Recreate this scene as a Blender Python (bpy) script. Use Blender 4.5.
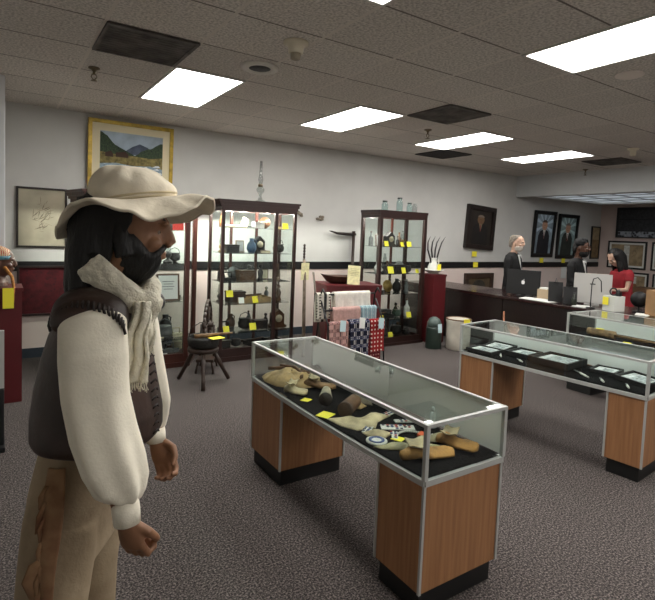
import bpy, bmesh, math, random
from math import sin, cos, pi, radians
from mathutils import Vector, Matrix, Euler
from mathutils import noise as mnoise
random.seed(7)
S = bpy.context.scene
for o in list(bpy.data.objects): bpy.data.objects.remove(o)
col = S.collection

# ------------------------------------------------------------ camera
cd = bpy.data.cameras.new('camera'); cam = bpy.data.objects.new('camera', cd); col.objects.link(cam); S.camera = cam
yaw, pitch, roll, FPX, CX, CY = 0.577413, -0.062167, 0.0393645, 505.93, 323.92, 263.50
fw = Vector((sin(yaw)*cos(pitch), cos(yaw)*cos(pitch), sin(pitch)))
r0 = Vector((cos(yaw), -sin(yaw), 0)); u0 = r0.cross(fw)
rt = r0*cos(roll)+u0*sin(roll); up = -r0*sin(roll)+u0*cos(roll)
cam.matrix_world = Matrix(((rt.x, up.x, -fw.x, 0), (rt.y, up.y, -fw.y, 0), (rt.z, up.z, -fw.z, 1.55), (0, 0, 0, 1)))
cd.sensor_fit = 'HORIZONTAL'; cd.sensor_width = 36; cd.lens = FPX*36/655
cd.shift_x = (327.5-CX)/655; cd.shift_y = (CY-300)/655
cd.clip_start = .05; cd.clip_end = 60
# ------------------------------------------------------------ world, view
w = bpy.data.worlds.new('world'); S.world = w; w.use_nodes = True
w.node_tree.nodes['Background'].inputs[0].default_value = (.5, .5, .52, 1)
w.node_tree.nodes['Background'].inputs[1].default_value = .05
S.view_settings.view_transform = 'Standard'; S.view_settings.look = 'None'
S.view_settings.gamma = 1; S.view_settings.exposure = 0.9
S.view_settings.use_curve_mapping = False
S.cycles.transparent_max_bounces = 32; S.cycles.max_bounces = 10; S.cycles.diffuse_bounces = 5
PANEL = 8.5          # strength of the ceiling light panels
LOUVRE = .24         # the luminous ceiling of the office end
CASE_LIGHT = 85.0    # strip lights in the upright cabinets

# ------------------------------------------------------------ materials
def lin(c):
    return tuple(((v/255)/12.92 if v <= 10 else (((v/255)+.055)/1.055)**2.4) for v in c)+(1,)
MATS = {}
def mat(name, rgb, rough=.6, metal=0., noise=0., nscale=8., rgb2=None, bump=0., bscale=None, spec=.5, emit=0., kind='noise', coat=0., detail=4, stretch=None, sheen=0.):
    if name in MATS: return MATS[name]
    m = bpy.data.materials.new(name); m.use_nodes = True; MATS[name] = m
    nt = m.node_tree; N = nt.nodes; L = nt.links; b = N['Principled BSDF']
    b.inputs['Base Color'].default_value = lin(rgb); b.inputs['Roughness'].default_value = rough
    b.inputs['Metallic'].default_value = metal; b.inputs['Specular IOR Level'].default_value = spec
    b.inputs['Coat Weight'].default_value = coat
    b.inputs['Sheen Weight'].default_value = sheen
    if emit:
        b.inputs['Emission Color'].default_value = lin(rgb); b.inputs['Emission Strength'].default_value = emit
    if noise or bump:
        tc = N.new('ShaderNodeTexCoord'); mp = N.new('ShaderNodeMapping'); L.new(tc.outputs['Object'], mp.inputs[0])
        if stretch: mp.inputs['Scale'].default_value = stretch
        if kind == 'noise':
            t = N.new('ShaderNodeTexNoise'); t.inputs['Scale'].default_value = nscale; t.inputs['Detail'].default_value = detail
            out = t.outputs['Fac']
        elif kind == 'voronoi':
            t = N.new('ShaderNodeTexVoronoi'); t.inputs['Scale'].default_value = nscale; out = t.outputs['Distance']
        else:
            t = N.new('ShaderNodeTexWave'); t.inputs['Scale'].default_value = nscale; t.inputs['Distortion'].default_value = 6; t.inputs['Detail'].default_value = 3
            t.inputs['Detail Scale'].default_value = 1.5
            out = t.outputs['Fac']
        L.new(mp.outputs[0], t.inputs['Vector'])
        if noise:
            cr = N.new('ShaderNodeValToRGB'); L.new(out, cr.inputs[0])
            c2 = rgb2 or tuple(max(0, v*(1-noise)) for v in rgb)
            cr.color_ramp.elements[0].position = .32; cr.color_ramp.elements[1].position = .68
            cr.color_ramp.elements[0].color = lin(c2); cr.color_ramp.elements[1].color = lin(rgb)
            L.new(cr.outputs[0], b.inputs['Base Color'])
        if bump:
            bp = N.new('ShaderNodeBump'); bp.inputs['Strength'].default_value = bump; bp.inputs['Distance'].default_value = .01
            if bscale:
                t2 = N.new('ShaderNodeTexNoise'); t2.inputs['Scale'].default_value = bscale; t2.inputs['Detail'].default_value = 3
                L.new(mp.outputs[0], t2.inputs['Vector']); L.new(t2.outputs['Fac'], bp.inputs['Height'])
            else: L.new(out, bp.inputs['Height'])
            L.new(bp.outputs[0], b.inputs['Normal'])
    return m
def glass(name, tint=(1, 1, 1), refl=1.0, tr=.93):
    m = bpy.data.materials.new(name); m.use_nodes = True; MATS[name] = m
    nt = m.node_tree; N = nt.nodes; L = nt.links; N.remove(N['Principled BSDF'])
    t = N.new('ShaderNodeBsdfTransparent'); t.inputs[0].default_value = (tint[0]*tr, tint[1]*tr, tint[2]*tr, 1)
    g = N.new('ShaderNodeBsdfGlossy'); g.inputs['Roughness'].default_value = .02
    ge = N.new('ShaderNodeNewGeometry'); dt = N.new('ShaderNodeVectorMath'); dt.operation = 'DOT_PRODUCT'
    L.new(ge.outputs['Normal'], dt.inputs[0]); L.new(ge.outputs['Incoming'], dt.inputs[1])
    def mth(op, a, v):
        n = N.new('ShaderNodeMath'); n.operation = op
        for i, q in enumerate((a, v)):
            if q is None: continue
            if isinstance(q, (int, float)): n.inputs[i].default_value = q
            else: L.new(q, n.inputs[i])
        return n.outputs[0]
    sch = mth('POWER', mth('SUBTRACT', 1.0, mth('ABSOLUTE', dt.outputs['Value'], None)), 5.0)
    mm = mth('MULTIPLY', mth('ADD', mth('MULTIPLY', sch, .9), .035), refl)
    mx = N.new('ShaderNodeMixShader'); L.new(mm, mx.inputs[0]); L.new(t.outputs[0], mx.inputs[1]); L.new(g.outputs[0], mx.inputs[2])
    L.new(mx.outputs[0], N['Material Output'].inputs[0]); return m
GLASS = glass('clear_glass', (.97, 1, .99), 1.0, .975)
GLASSTOP = glass('case_top_glass', (.96, 1, .98), 1.3, .97)
JARGLASS = glass('aqua_glass', (.8, .93, .92), 1.6, .93)
GREY_GLASS = glass('grey_glass', (.9, .93, .92), 1.2, .85)

# ------------------------------------------------------------ mesh builder
class MB:
    def __init__(s): s.v = []; s.f = []; s.mi = []; s.sm = []
    def add(s, vs, fs, mi=0, smooth=False):
        b = len(s.v); s.v += [tuple(x) for x in vs]
        for f in fs: s.f.append([b+i for i in f]); s.mi.append(mi); s.sm.append(smooth)
        return s
    def box(s, c, d, rz=0, mi=0, rot=None, bev=0):
        x, y, z = d[0]/2, d[1]/2, d[2]/2
        R_ = (rot.to_matrix() if rot else Matrix.Rotation(rz, 3, 'Z')); c = Vector(c)
        if bev:
            bm = bmesh.new(); bmesh.ops.create_cube(bm, size=1)
            for v in bm.verts: v.co = Vector((v.co.x*d[0], v.co.y*d[1], v.co.z*d[2]))
            bmesh.ops.bevel(bm, geom=bm.edges[:], offset=bev, segments=2, profile=.7, affect='EDGES')
            bm.verts.index_update()
            s.add([c+R_@v.co for v in bm.verts], [[v.index for v in f.verts] for f in bm.faces], mi); bm.free(); return s
        p = [c+R_@Vector((a, b, e)) for e in (-z, z) for a, b in ((-x, -y), (x, -y), (x, y), (-x, y))]
        return s.add(p, [(3, 2, 1, 0), (4, 5, 6, 7), (0, 1, 5, 4), (1, 2, 6, 5), (2, 3, 7, 6), (3, 0, 4, 7)], mi)
    def bx(s, x0, x1, y0, y1, z0, z1, mi=0, bev=0): return s.box(((x0+x1)/2, (y0+y1)/2, (z0+z1)/2), (abs(x1-x0), abs(y1-y0), abs(z1-z0)), 0, mi, None, bev)
    def prism(s, poly, z0, z1, mi=0):
        n = len(poly); vs = [(x, y, z0) for x, y in poly]+[(x, y, z1) for x, y in poly]
        return s.add(vs, [tuple(range(n))[::-1], tuple(range(n, 2*n))]+[(i, (i+1) % n, n+(i+1) % n, n+i) for i in range(n)], mi)
    def xz(s, poly, y0, y1, mi=0):      # outline in x-z extruded along y
        n = len(poly); vs = [(x, y0, z) for x, z in poly]+[(x, y1, z) for x, z in poly]
        return s.add(vs, [tuple(range(n)), tuple(range(n, 2*n))[::-1]]+[(i, n+i, n+(i+1) % n, (i+1) % n) for i in range(n)], mi)
    def lathe(s, prof, c=(0, 0, 0), n=24, mi=0, sx=1, sy=1, rot=None, smooth=True):
        vs = []; c = Vector(c)
        for r, z in prof:
            for i in range(n):
                a = 2*pi*i/n; p = Vector((r*cos(a)*sx, r*sin(a)*sy, z))
                if rot: p = rot.to_matrix()@p
                vs.append(c+p)
        m = len(prof)
        fs = [(k*n+i, k*n+(i+1) % n, (k+1)*n+(i+1) % n, (k+1)*n+i) for k in range(m-1) for i in range(n)]
        fs += [tuple(range(n))[::-1], tuple(range((m-1)*n, m*n))]
        return s.add(vs, fs, mi, smooth)
    def ball(s, c, r, n=14, mi=0, rot=None):
        if not hasattr(r, '__len__'): r = (r, r, r)
        k = max(6, n//2+1)
        prof = [(sin(pi*i/k), -cos(pi*i/k)) for i in range(k+1)]; prof[0] = (.02, -1); prof[-1] = (.02, 1)
        c = Vector(c); vs = []
        for q, z in prof:
            for i in range(n):
                a = 2*pi*i/n; p = Vector((q*cos(a)*r[0], q*sin(a)*r[1], z*r[2]))
                if rot: p = rot.to_matrix()@p
                vs.append(c+p)
        m = len(prof)
        fs = [(j*n+i, j*n+(i+1) % n, (j+1)*n+(i+1) % n, (j+1)*n+i) for j in range(m-1) for i in range(n)]
        fs += [tuple(range(n))[::-1], tuple(range((m-1)*n, m*n))]
        return s.add(vs, fs, mi, True)
    def tube(s, pts, rad, n=10, mi=0, sy=1., smooth=True, ref=None, wob=None):
        pts = [Vector(p) for p in pts]; m = len(pts)
        if not hasattr(rad, '__len__'): rad = [rad]*m
        vs = []; side = None
        for k in range(m):
            t = (pts[min(k+1, m-1)]-pts[max(k-1, 0)]).normalized()
            if side is None:
                side = Vector(ref) if ref else (Vector((0, 0, 1)) if abs(t.z) < .9 else Vector((1, 0, 0)))
            side = (side-t*side.dot(t)).normalized(); o = t.cross(side)
            ra, rb = (rad[k] if hasattr(rad[k], '__len__') else (rad[k], rad[k]*sy))
            for i in range(n):
                a = 2*pi*i/n; q = 1+(wob(k/(m-1), a) if wob else 0)
                vs.append(pts[k]+side*(ra*cos(a)*q)+o*(rb*sin(a)*q))
        fs = [(k*n+i, k*n+(i+1) % n, (k+1)*n+(i+1) % n, (k+1)*n+i) for k in range(m-1) for i in range(n)]
        fs += [tuple(range(n))[::-1], tuple(range((m-1)*n, m*n))]
        return s.add(vs, fs, mi, smooth)
    def rings(s, rs, n=32, mi=0, wob=None, cap=True, gap=None):   # rs: (z, xback, xfront, halfwidth[, ycentre])
        vs = []
        for k, r in enumerate(rs):
            z, xb, xf, hw = r[:4]; cy = r[4] if len(r) > 4 else 0; cx = (xb+xf)/2; rx = (xf-xb)/2
            for i in range(n):
                a = 2*pi*i/n; q = 1+(wob(k/(len(rs)-1), a) if wob else 0)
                ca, sa = cos(a), sin(a); e = .85
                vs.append((cx+rx*math.copysign(abs(ca)**e, ca)*q, cy+hw*math.copysign(abs(sa)**e, sa)*q, z))
        m = len(rs)
        fs = [(k*n+i, k*n+(i+1) % n, (k+1)*n+(i+1) % n, (k+1)*n+i) for k in range(m-1) for i in range(n) if not (gap and gap(k, i))]
        if cap: fs += [tuple(range(n))[::-1], tuple(range((m-1)*n, m*n))]
        return s.add(vs, fs, mi, True)
    def grid(s, fn, nu, nv, mi=0, smooth=True):
        vs = [fn(i/nu, j/nv) for j in range(nv+1) for i in range(nu+1)]
        return s.add(vs, [(j*(nu+1)+i, j*(nu+1)+i+1, (j+1)*(nu+1)+i+1, (j+1)*(nu+1)+i) for j in range(nv) for i in range(nu)], mi, smooth)
    def build(s, name, m, parent=None, label=None, loc=None, rz=None):
        me = bpy.data.meshes.new(name); me.from_pydata(s.v, [], s.f)
        ms = m if isinstance(m, (list, tuple)) else [m]
        for q in ms: me.materials.append(q)
        me.polygons.foreach_set('material_index', s.mi); me.polygons.foreach_set('use_smooth', s.sm); me.update()
        o = bpy.data.objects.new(name, me); col.objects.link(o)
        if parent: o.parent = parent
        if label: o['label'] = label
        if loc is not None: o.location = loc
        if rz is not None: o.rotation_euler = (0, 0, rz)
        return o
def mod(o, typ, **k):
    m = o.modifiers.new(typ.lower(), typ)
    for a, b in k.items(): setattr(m, a, b)
    return o
def tag(o, label, cat, group=None):
    o['label'] = label; o['category'] = cat
    if group: o['group'] = group
    return o
def thing(name, label, cat, loc=(0, 0, 0), rz=0, group=None):
    o = bpy.data.objects.new(name, None); col.objects.link(o); o.location = loc; o.rotation_euler = (0, 0, rz); o.empty_display_size = .1
    return tag(o, label, cat, group)
def struct(name, mb, m, parent=None):
    o = mb.build(name, m, parent)
    if not parent: o['kind'] = 'structure'
    return o
def dup(root, loc, rz=None, label=None):
    c = root.copy(); col.objects.link(c); c.location = loc
    if rz is not None: c.rotation_euler = (0, 0, rz)
    if label: c['label'] = label
    for ch in list(root.children):
        d = ch.copy(); col.objects.link(d); d.parent = c
        for g in list(ch.children): e = g.copy(); col.objects.link(e); e.parent = d
    return c

# ------------------------------------------------------------ setting
T = .61; GX, GY, H, WY = .584, 3.489, 2.816, 6.52
XL, YF, XR, XS = -1.7, -3.4, 12.0, 8.8
def carpet():
    m = bpy.data.materials.new('speckled_carpet'); m.use_nodes = True
    nt = m.node_tree; N = nt.nodes; L = nt.links; b = N['Principled BSDF']; b.inputs['Roughness'].default_value = .95; b.inputs['Specular IOR Level'].default_value = .15
    tc = N.new('ShaderNodeTexCoord')
    a = N.new('ShaderNodeTexNoise'); a.inputs['Scale'].default_value = 105; a.inputs['Detail'].default_value = 5; a.inputs['Roughness'].default_value = .75
    L.new(tc.outputs['Object'], a.inputs['Vector'])
    cr = N.new('ShaderNodeValToRGB'); L.new(a.outputs['Fac'], cr.inputs[0]); e = cr.color_ramp.elements
    e[0].position = .39; e[0].color = lin((38, 35, 36)); e[1].position = .62; e[1].color = lin((146, 136, 131))
    x = cr.color_ramp.elements.new(.5); x.color = lin((76, 70, 69))
    c = N.new('ShaderNodeTexNoise'); c.inputs['Scale'].default_value = 1.2; L.new(tc.outputs['Object'], c.inputs['Vector'])
    mx = N.new('ShaderNodeMixRGB'); mx.blend_type = 'MULTIPLY'; mx.inputs[0].default_value = .25; L.new(cr.outputs[0], mx.inputs[1]); L.new(c.outputs['Fac'], mx.inputs[2])
    L.new(mx.outputs[0], b.inputs['Base Color'])
    bp = N.new('ShaderNodeBump'); bp.inputs['Strength'].default_value = .5; bp.inputs['Distance'].default_value = .01; L.new(a.outputs['Fac'], bp.inputs['Height']); L.new(bp.outputs[0], b.inputs['Normal'])
    return m
def tiles():
    m = bpy.data.materials.new('ceiling_tiles'); m.use_nodes = True
    nt = m.node_tree; N = nt.nodes; L = nt.links; b = N['Principled BSDF']; b.inputs['Roughness'].default_value = .9; b.inputs['Specular IOR Level'].default_value = .2
    g = N.new('ShaderNodeNewGeometry'); sp = N.new('ShaderNodeSeparateXYZ'); L.new(g.outputs['Position'], sp.inputs[0])
    def mth(op, a, v=None, c=None):
        n = N.new('ShaderNodeMath'); n.operation = op
        for i, q in enumerate((a, v, c)):
            if q is None: continue
            if isinstance(q, (int, float)): n.inputs[i].default_value = q
            else: L.new(q, n.inputs[i])
        return n.outputs[0]
    def line(sock, off, wd):
        f = mth('FRACT', mth('DIVIDE', mth('SUBTRACT', sock, off-10*T), T))
        d = mth('MINIMUM', f, mth('SUBTRACT', 1.0, f)); return mth('LESS_THAN', d, wd/T)
    lx = line(sp.outputs[0], GX, .011); ly = line(sp.outputs[1], GY, .007)
    nz = N.new('ShaderNodeTexNoise'); nz.inputs['Scale'].default_value = 60; nz.inputs['Detail'].default_value = 4; L.new(g.outputs['Position'], nz.inputs['Vector'])
    cr = N.new('ShaderNodeValToRGB'); L.new(nz.outputs['Fac'], cr.inputs[0])
    cr.color_ramp.elements[0].position = .35; cr.color_ramp.elements[0].color = lin((184, 177, 170)); cr.color_ramp.elements[1].position = .6; cr.color_ramp.elements[1].color = lin((232, 225, 217))
    # per-tile tone
    cx = mth('FLOOR', mth('DIVIDE', mth('SUBTRACT', sp.outputs[0], GX-10*T), T)); cy = mth('FLOOR', mth('DIVIDE', mth('SUBTRACT', sp.outputs[1], GY-10*T), T))
    cb = N.new('ShaderNodeCombineXYZ'); L.new(cx, cb.inputs[0]); L.new(cy, cb.inputs[1]); wn = N.new('ShaderNodeTexWhiteNoise'); L.new(cb.outputs[0], wn.inputs['Vector'])
    tone = mth('ADD', mth('MULTIPLY', wn.outputs['Value'], .12), .9)
    m1 = N.new('ShaderNodeVectorMath'); m1.operation = 'SCALE'; L.new(cr.outputs[0], m1.inputs[0]); L.new(tone, m1.inputs['Scale'])
    a = N.new('ShaderNodeMixRGB'); L.new(ly, a.inputs[0]); L.new(m1.outputs[0], a.inputs[1]); a.inputs[2].default_value = lin((120, 112, 106))
    c = N.new('ShaderNodeMixRGB'); L.new(lx, c.inputs[0]); L.new(a.outputs[0], c.inputs[1]); c.inputs[2].default_value = lin((220, 212, 203))
    L.new(c.outputs[0], b.inputs['Base Color'])
    bp = N.new('ShaderNodeBump'); bp.inputs['Strength'].default_value = .35; bp.inputs['Distance'].default_value = .01; L.new(nz.outputs['Fac'], bp.inputs['Height']); L.new(bp.outputs[0], b.inputs['Normal'])
    return m
M_WALL = mat('painted_wall', (209, 208, 204), .8, noise=.03, nscale=3, bump=.06, bscale=120)
M_LOW = mat('painted_wall_low', (232, 214, 206), .8, noise=.03, nscale=3, bump=.06, bscale=120)
M_BLACK = mat('black_paint', (13, 13, 15), .5)
M_BASE = mat('vinyl_baseboard', (52, 60, 70), .5)
struct('floor', MB().bx(XL, XR, YF, WY, -.1, 0), carpet())
struct('ceiling', MB().bx(XL, XS, YF, WY, H, H+.1), tiles())
b = MB(); b.bx(XL, XR, WY, WY+.12, 1.0, 2.95); b.bx(XL, XR, WY, WY+.12, -.1, 1.0, 1); struct('wall_back', b, [M_WALL, M_LOW])
struct('wall_left', MB().bx(XL-.12, XL, YF, WY, -.1, 2.95), M_WALL)
struct('wall_front', MB().bx(XL, XR, YF-.12, YF, -.1, 2.95), M_WALL)
b = MB(); b.bx(XR, XR+.12, YF, WY, -.1, 2.95); struct('wall_right', b, mat('office_wall_pink', (205, 186, 178), .8, noise=.03, nscale=3))
struct('baseboard_back', MB().bx(XL, XR, WY-.012, WY, 0, .11), M_BASE)
struct('baseboard_left', MB().bx(XL, XL+.012, YF, WY, 0, .11), M_BASE)
struct('trim_1', MB().bx(XL, XR, WY-.02, WY, .985, 1.095, bev=.004), M_BLACK)     # chair rail
# soffit and the lower office ceiling
struct('trim_2', MB().bx(XS, XS+.14, YF, WY, 2.405, 2.95), mat('soffit_paint', (196, 198, 198), .8, noise=.03, nscale=3))
struct('ceiling_office', MB().bx(XS+.14, XR, YF, WY, 2.46, 2.56), mat('office_ceiling', (190, 188, 184), .85))
lf = thing('luminous_ceiling_panel', 'wide glowing gridded light panel in the lower ceiling of the office end', 'ceiling light', (10.15, 3.7, 2.46))
b = MB()
for x0, x1, y0, y1 in ((-1.2, 1.2, 2.42, 2.5), (-1.2, 1.2, -2.5, -2.42), (-1.2, -1.12, -2.42, 2.42), (1.12, 1.2, -2.42, 2.42)): b.bx(x0, x1, y0, y1, -.055, 0)
b.build('frame', mat('white_frame_paint', (225, 225, 222), .5), lf)
MB().bx(-1.12, 1.12, -2.42, 2.42, -.02, -.01).build('diffuser', mat('office_diffuser', (205, 215, 222), .6, emit=LOUVRE), lf)
b = MB()
for i in range(1, 4): b.bx(-1.12+i*.56-.012, -1.12+i*.56+.012, -2.42, 2.42, -.035, -.021)
for i in range(1, 8): b.bx(-1.12, 1.12, -2.42+i*.605-.012, -2.42+i*.605+.012, -.036, -.021)
b.build('grid_bars', mat('grid_bar_grey', (165, 168, 172), .5), lf)
# door jamb at the left edge of the view
struct('trim_3', MB().bx(-.35, .075, 5.36, 5.46, 0, H, bev=.01), mat('jamb_white', (222, 224, 226), .4))

# ceiling lights
def light_fix():
    t = thing('ceiling_light', '', 'ceiling light')
    b = MB(); w, l = .305, .61
    b.bx(-w, w, -l, -l+.022, -.012, 0); b.bx(-w, w, l-.022, l, -.012, 0); b.bx(-w, -w+.022, -l+.022, l-.022, -.012, 0); b.bx(w-.022, w, -l+.022, l-.022, -.012, 0)
    b.build('frame', mat('troffer_frame', (205, 203, 198), .4), t)
    MB().bx(-w+.022, w-.022, -l+.022, l-.022, -.006, -.001).build('diffuser', mat('troffer_diffuser', (255, 252, 247), .5, emit=PANEL), t)
    return t
LF = light_fix(); first = True
names = {(1, 1): 'leftmost ceiling light panel, above the man in the floppy hat', (4, 1): 'second ceiling light panel from the left, beyond the smoke detector',
         (7, 1): 'third ceiling light panel from the left, beside a small dark vent', (10, 1): 'farthest ceiling light panel, close to the soffit of the office end',
         (4, -4): 'nearest and largest ceiling light panel, cut by the right edge of the picture', (7, -4): 'ceiling light panel just peeking in at the right edge, above the office end'}
for (i, j) in ((1, 1), (4, 1), (7, 1), (10, 1), (4, -4), (7, -4), (1, -4), (10, -4), (1, -9), (4, -9), (7, -9), (10, -9)):  # unseen panels continue the grid, added to illuminate the room
    p = (GX+(i+.5)*T, GY+(j+1)*T, H)
    lb = names.get((i, j), 'added unseen ceiling light panel outside the picture, %s, %s' % ({-9: 'near the front wall', -4: 'in the middle of the room', 1: 'at the left wall'}[j], {-2: 'first column', 1: 'second column', 4: 'third column', 7: 'fourth column', 10: 'fifth column'}[i]))
    if first: LF.location = p; LF['label'] = lb; first = False
    else: dup(LF, p, label=lb)
# vents, sprinklers, detectors
M_VENT = mat('stained_grille', (128, 122, 116), .8, noise=.4, nscale=6, metal=.0)
def vent(x, y, lab, m=M_VENT, w=.6, l=.6):
    t = thing('ceiling_vent', lab, 'vent', (x, y, H))
    MB().bx(-w/2, w/2, -l/2, l/2, -.006, -.001).build('backing', m, t)
    b = MB(); n = 13
    for k in range(1, n): b.box((0, -l/2+k*l/n, -.010), (w-.06, .036, .003), rot=Euler((.12, 0, 0)))
    b.build('slats', m, t)
    b = MB()
    for s_ in (-1, 1): b.bx(-w/2, w/2, s_*(l/2-.012)-.012, s_*(l/2-.012)+.012, -.016, -.001); b.bx(s_*(w/2-.012)-.012, s_*(w/2-.012)+.012, -l/2+.024, l/2-.024, -.016, -.001)
    b.build('frame', m, t)
def gc(i, j): return GX+(i+.5)*T, GY+(j+.5)*T
vent(*gc(0, 0), 'dark square ceiling vent near the leftmost light panel')
vent(*gc(5, 0), 'dark square ceiling vent in front of the third light panel')
vent(*gc(8, 3), 'small black ceiling vent close to the back wall', mat('black_grille', (62, 58, 56), .7))
vent(8.0, 4.25, 'dark ceiling vent at the right, near the soffit')
M_BRASS = mat('dull_brass', (120, 108, 88), .4, metal=.8)
for x, y, lab in ((.68, 4.6, 'ceiling sprinkler head left of the leftmost light panel'), (4.33, 4.49, 'ceiling sprinkler head above the third light panel'), (8.6, 5.0, 'ceiling sprinkler head close to the soffit')):
    t = thing('fire_sprinkler', lab, 'sprinkler', (x, y, H))
    MB().lathe([(.045, 0), (.045, -.008), (.02, -.02), (.014, -.03)], n=16).build('escutcheon', M_BRASS, t)
    b = MB(); b.tube([(0, 0, -.03), (0, 0, -.055)], .011); b.tube([(-.012, 0, -.05), (-.022, 0, -.075), (0, 0, -.1)], .005, 6); b.tube([(.012, 0, -.05), (.022, 0, -.075), (0, 0, -.1)], .005, 6)
    b.lathe([(.004, -.098), (.026, -.102), (.026, -.106), (.004, -.108)], n=12); b.build('head', M_BRASS, t)
M_CREAM = mat('aged_plastic', (222, 212, 190), .5)
t = thing('smoke_detector', 'cream conical smoke detector hanging from the ceiling', 'smoke detector', (1.70, 3.06, H))
MB().lathe([(.085, 0), (.085, -.012), (.055, -.02), (.05, -.07), (.042, -.075)], n=24).build('base', M_CREAM, t)
MB().lathe([(.036, -.075), (.034, -.11), (.018, -.118)], n=24).build('sensor', mat('aged_plastic_dark', (150, 140, 120), .5), t)
t = thing('ceiling_speaker', 'round pale ceiling ring with a dark centre beside the leftmost light panel', 'ceiling speaker', (1.74, 3.70, H))
MB().lathe([(.15, 0), (.15, -.01), (.125, -.018), (.085, -.012), (.085, -.004)], n=32).build('ring', mat('white_plastic', (224, 220, 212), .5), t)
MB().lathe([(.085, -.002), (.085, -.009), (.01, -.011)], n=24).build('grille', mat('speaker_dark', (70, 68, 66), .7, noise=.4, nscale=60), t)
tag(MB().lathe([(.1, 0), (.1, -.006), (.09, -.012), (.01, -.014)], n=28).build('ceiling_cover_plate', mat('plate_tile_colour', (236, 226, 217), .8), loc=(3.99, 2.03, H)), 'round flat cover plate on the ceiling next to the nearest light panel', 'cover plate')
t = thing('smoke_detector', 'small smoke detector hanging by the right edge near the soffit', 'smoke detector', (7.11, 3.5, H))
MB().lathe([(.07, 0), (.07, -.015), (.04, -.025), (.035, -.09), (.02, -.1)], n=20).build('base', M_CREAM, t)

# ------------------------------------------------------------ low glass showcases
M_OAK = mat('oak_laminate', (168, 121, 82), .45, noise=.2, nscale=2.2, stretch=(30, 30, 1.4), rgb2=(146, 101, 67))
M_ALU = mat('brushed_aluminium', (186, 187, 184), .6, metal=.3, spec=.3)
M_KICK = mat('black_kick', (20, 20, 20), .5)
M_VELVET = mat('black_velvet', (14, 14, 16), .95, noise=.3, nscale=40, bump=.3, bscale=80, spec=.1)
M_FROST = mat('frosted_back', (238, 241, 238), .5, spec=.5)
M_YEL = mat('yellow_card', (245, 232, 60), .7)
M_PALEYEL = mat('pale_yellow_paper', (248, 242, 190), .7, noise=.12, nscale=30)
M_WHITE = mat('white_paper', (235, 236, 232), .7)
def showcase(lab, loc, rz, W, L, zb, zt, near, far, sag=.0):
    t = thing('glass_showcase', lab, 'display case', loc, rz)
    for y0, y1, nm in ((0, near, 'near'), (L-far, L, 'far')):
        p = MB().bx(.004, W-.004, y0+.004, y1-.004, .1, zb-.022).build('pedestal', M_OAK, t)
        MB().bx(.02, W-.02, y0+.02, y1-.02, 0, .1).build('kick_base', M_KICK, p)
        for x in (.004, W-.004):
            for y in (y0+.004, y1-.004): MB().box((x, y, (.1+zb-.022)/2), (.012, .012, zb-.122)).build('corner_edging', M_ALU, p)
    def sg(u): return -sag*4*u*(1-u)
    b = MB(); n = 16
    for x in (0, W):           # long bottom rails, slightly bowed
        for k in range(n):
            u0_, u1_ = k/n, (k+1)/n; a = .009
            vs = []
            for u in (u0_, u1_):
                for dx, dz in ((-a, -.022), (a, -.022), (a, .002), (-a, .002)): vs.append((x+dx, u*L, zb+dz+sg(u)))
            b.add(vs, [(0, 1, 2, 3), (7, 6, 5, 4), (0, 4, 5, 1), (1, 5, 6, 2), (2, 6, 7, 3), (3, 7, 4, 0)])
    for y in (0, L): b.bx(0, W, y-.009, y+.009, zb-.022, zb+.002)
    for x in (0, W): b.bx(x-.009, x+.009, -.009, L+.009, zt-.012, zt+.002)
    for y in (0, L): b.bx(.009, W-.009, y-.009, y+.009, zt-.012, zt+.002)
    for x in (0, W):
        for y in (0, L): b.bx(x-.009, x+.009, y-.009, y+.009, zb+.002, zt-.012)
    b.build('metal_frame', M_ALU, t)
    b = MB()
    b.grid(lambda u, v: (.009+u*(W-.018), .009+v*(L-.018), zb+.012+sg(v)), 2, n)
    b.grid(lambda u, v: (.009+(1-u)*(W-.018), .009+v*(L-.018), zb-.012+sg(v)), 2, n)
    b.build('velvet_deck', M_VELVET, t)
    MB().bx(-.003, .001, .009, L-.009, zb-.0+.003-sag, zt-.012).build('front_glass', GLASS, t)
    for y in (0, L): MB().bx(.009, W-.009, y-.002, y+.002, zb+.002, zt-.012).build('end_glass', GLASS, t)
    MB().bx(.010, W-.010, .010, L-.010, zt-.004, zt+.001).build('top_glass', GLASSTOP, t)
    q = MB().bx(W-.006, W-.001, .009, L*.5+.02, zb+.012, zt-.014).build('sliding_back_door', M_FROST, t)
    q = MB().bx(W-.013, W-.008, L*.5-.02, L-.009, zb+.012, zt-.014).build('sliding_back_door', M_FROST, t)
    b = MB()
    for yy in (L*.47, L*.53): b.bx(W-.022, W-.007, yy-.006, yy+.006, zt-.07, zt-.03)
    b.build('door_pull', M_ALU, t)
    return t
ZB, ZT = .577, .806
showcase('nearest low glass showcase on two oak pedestals, holding leather and beadwork', (1.43, 1.40, 0), 0, .476, 1.607, ZB, ZT, .29, .41, .016)
R2 = radians(5.5)
showcase('second low glass showcase at the right, holding black picture trays', (3.495, 1.52, 0), R2, .5, 1.434, ZB, ZT, .24, .32, .004)
showcase('farthest low glass showcase, before the dark counter, holding a long wooden tool', (5.0, 1.36, 0), radians(-1.8), .52, 1.65, ZB, ZT, .3, .3, .002)

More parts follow.
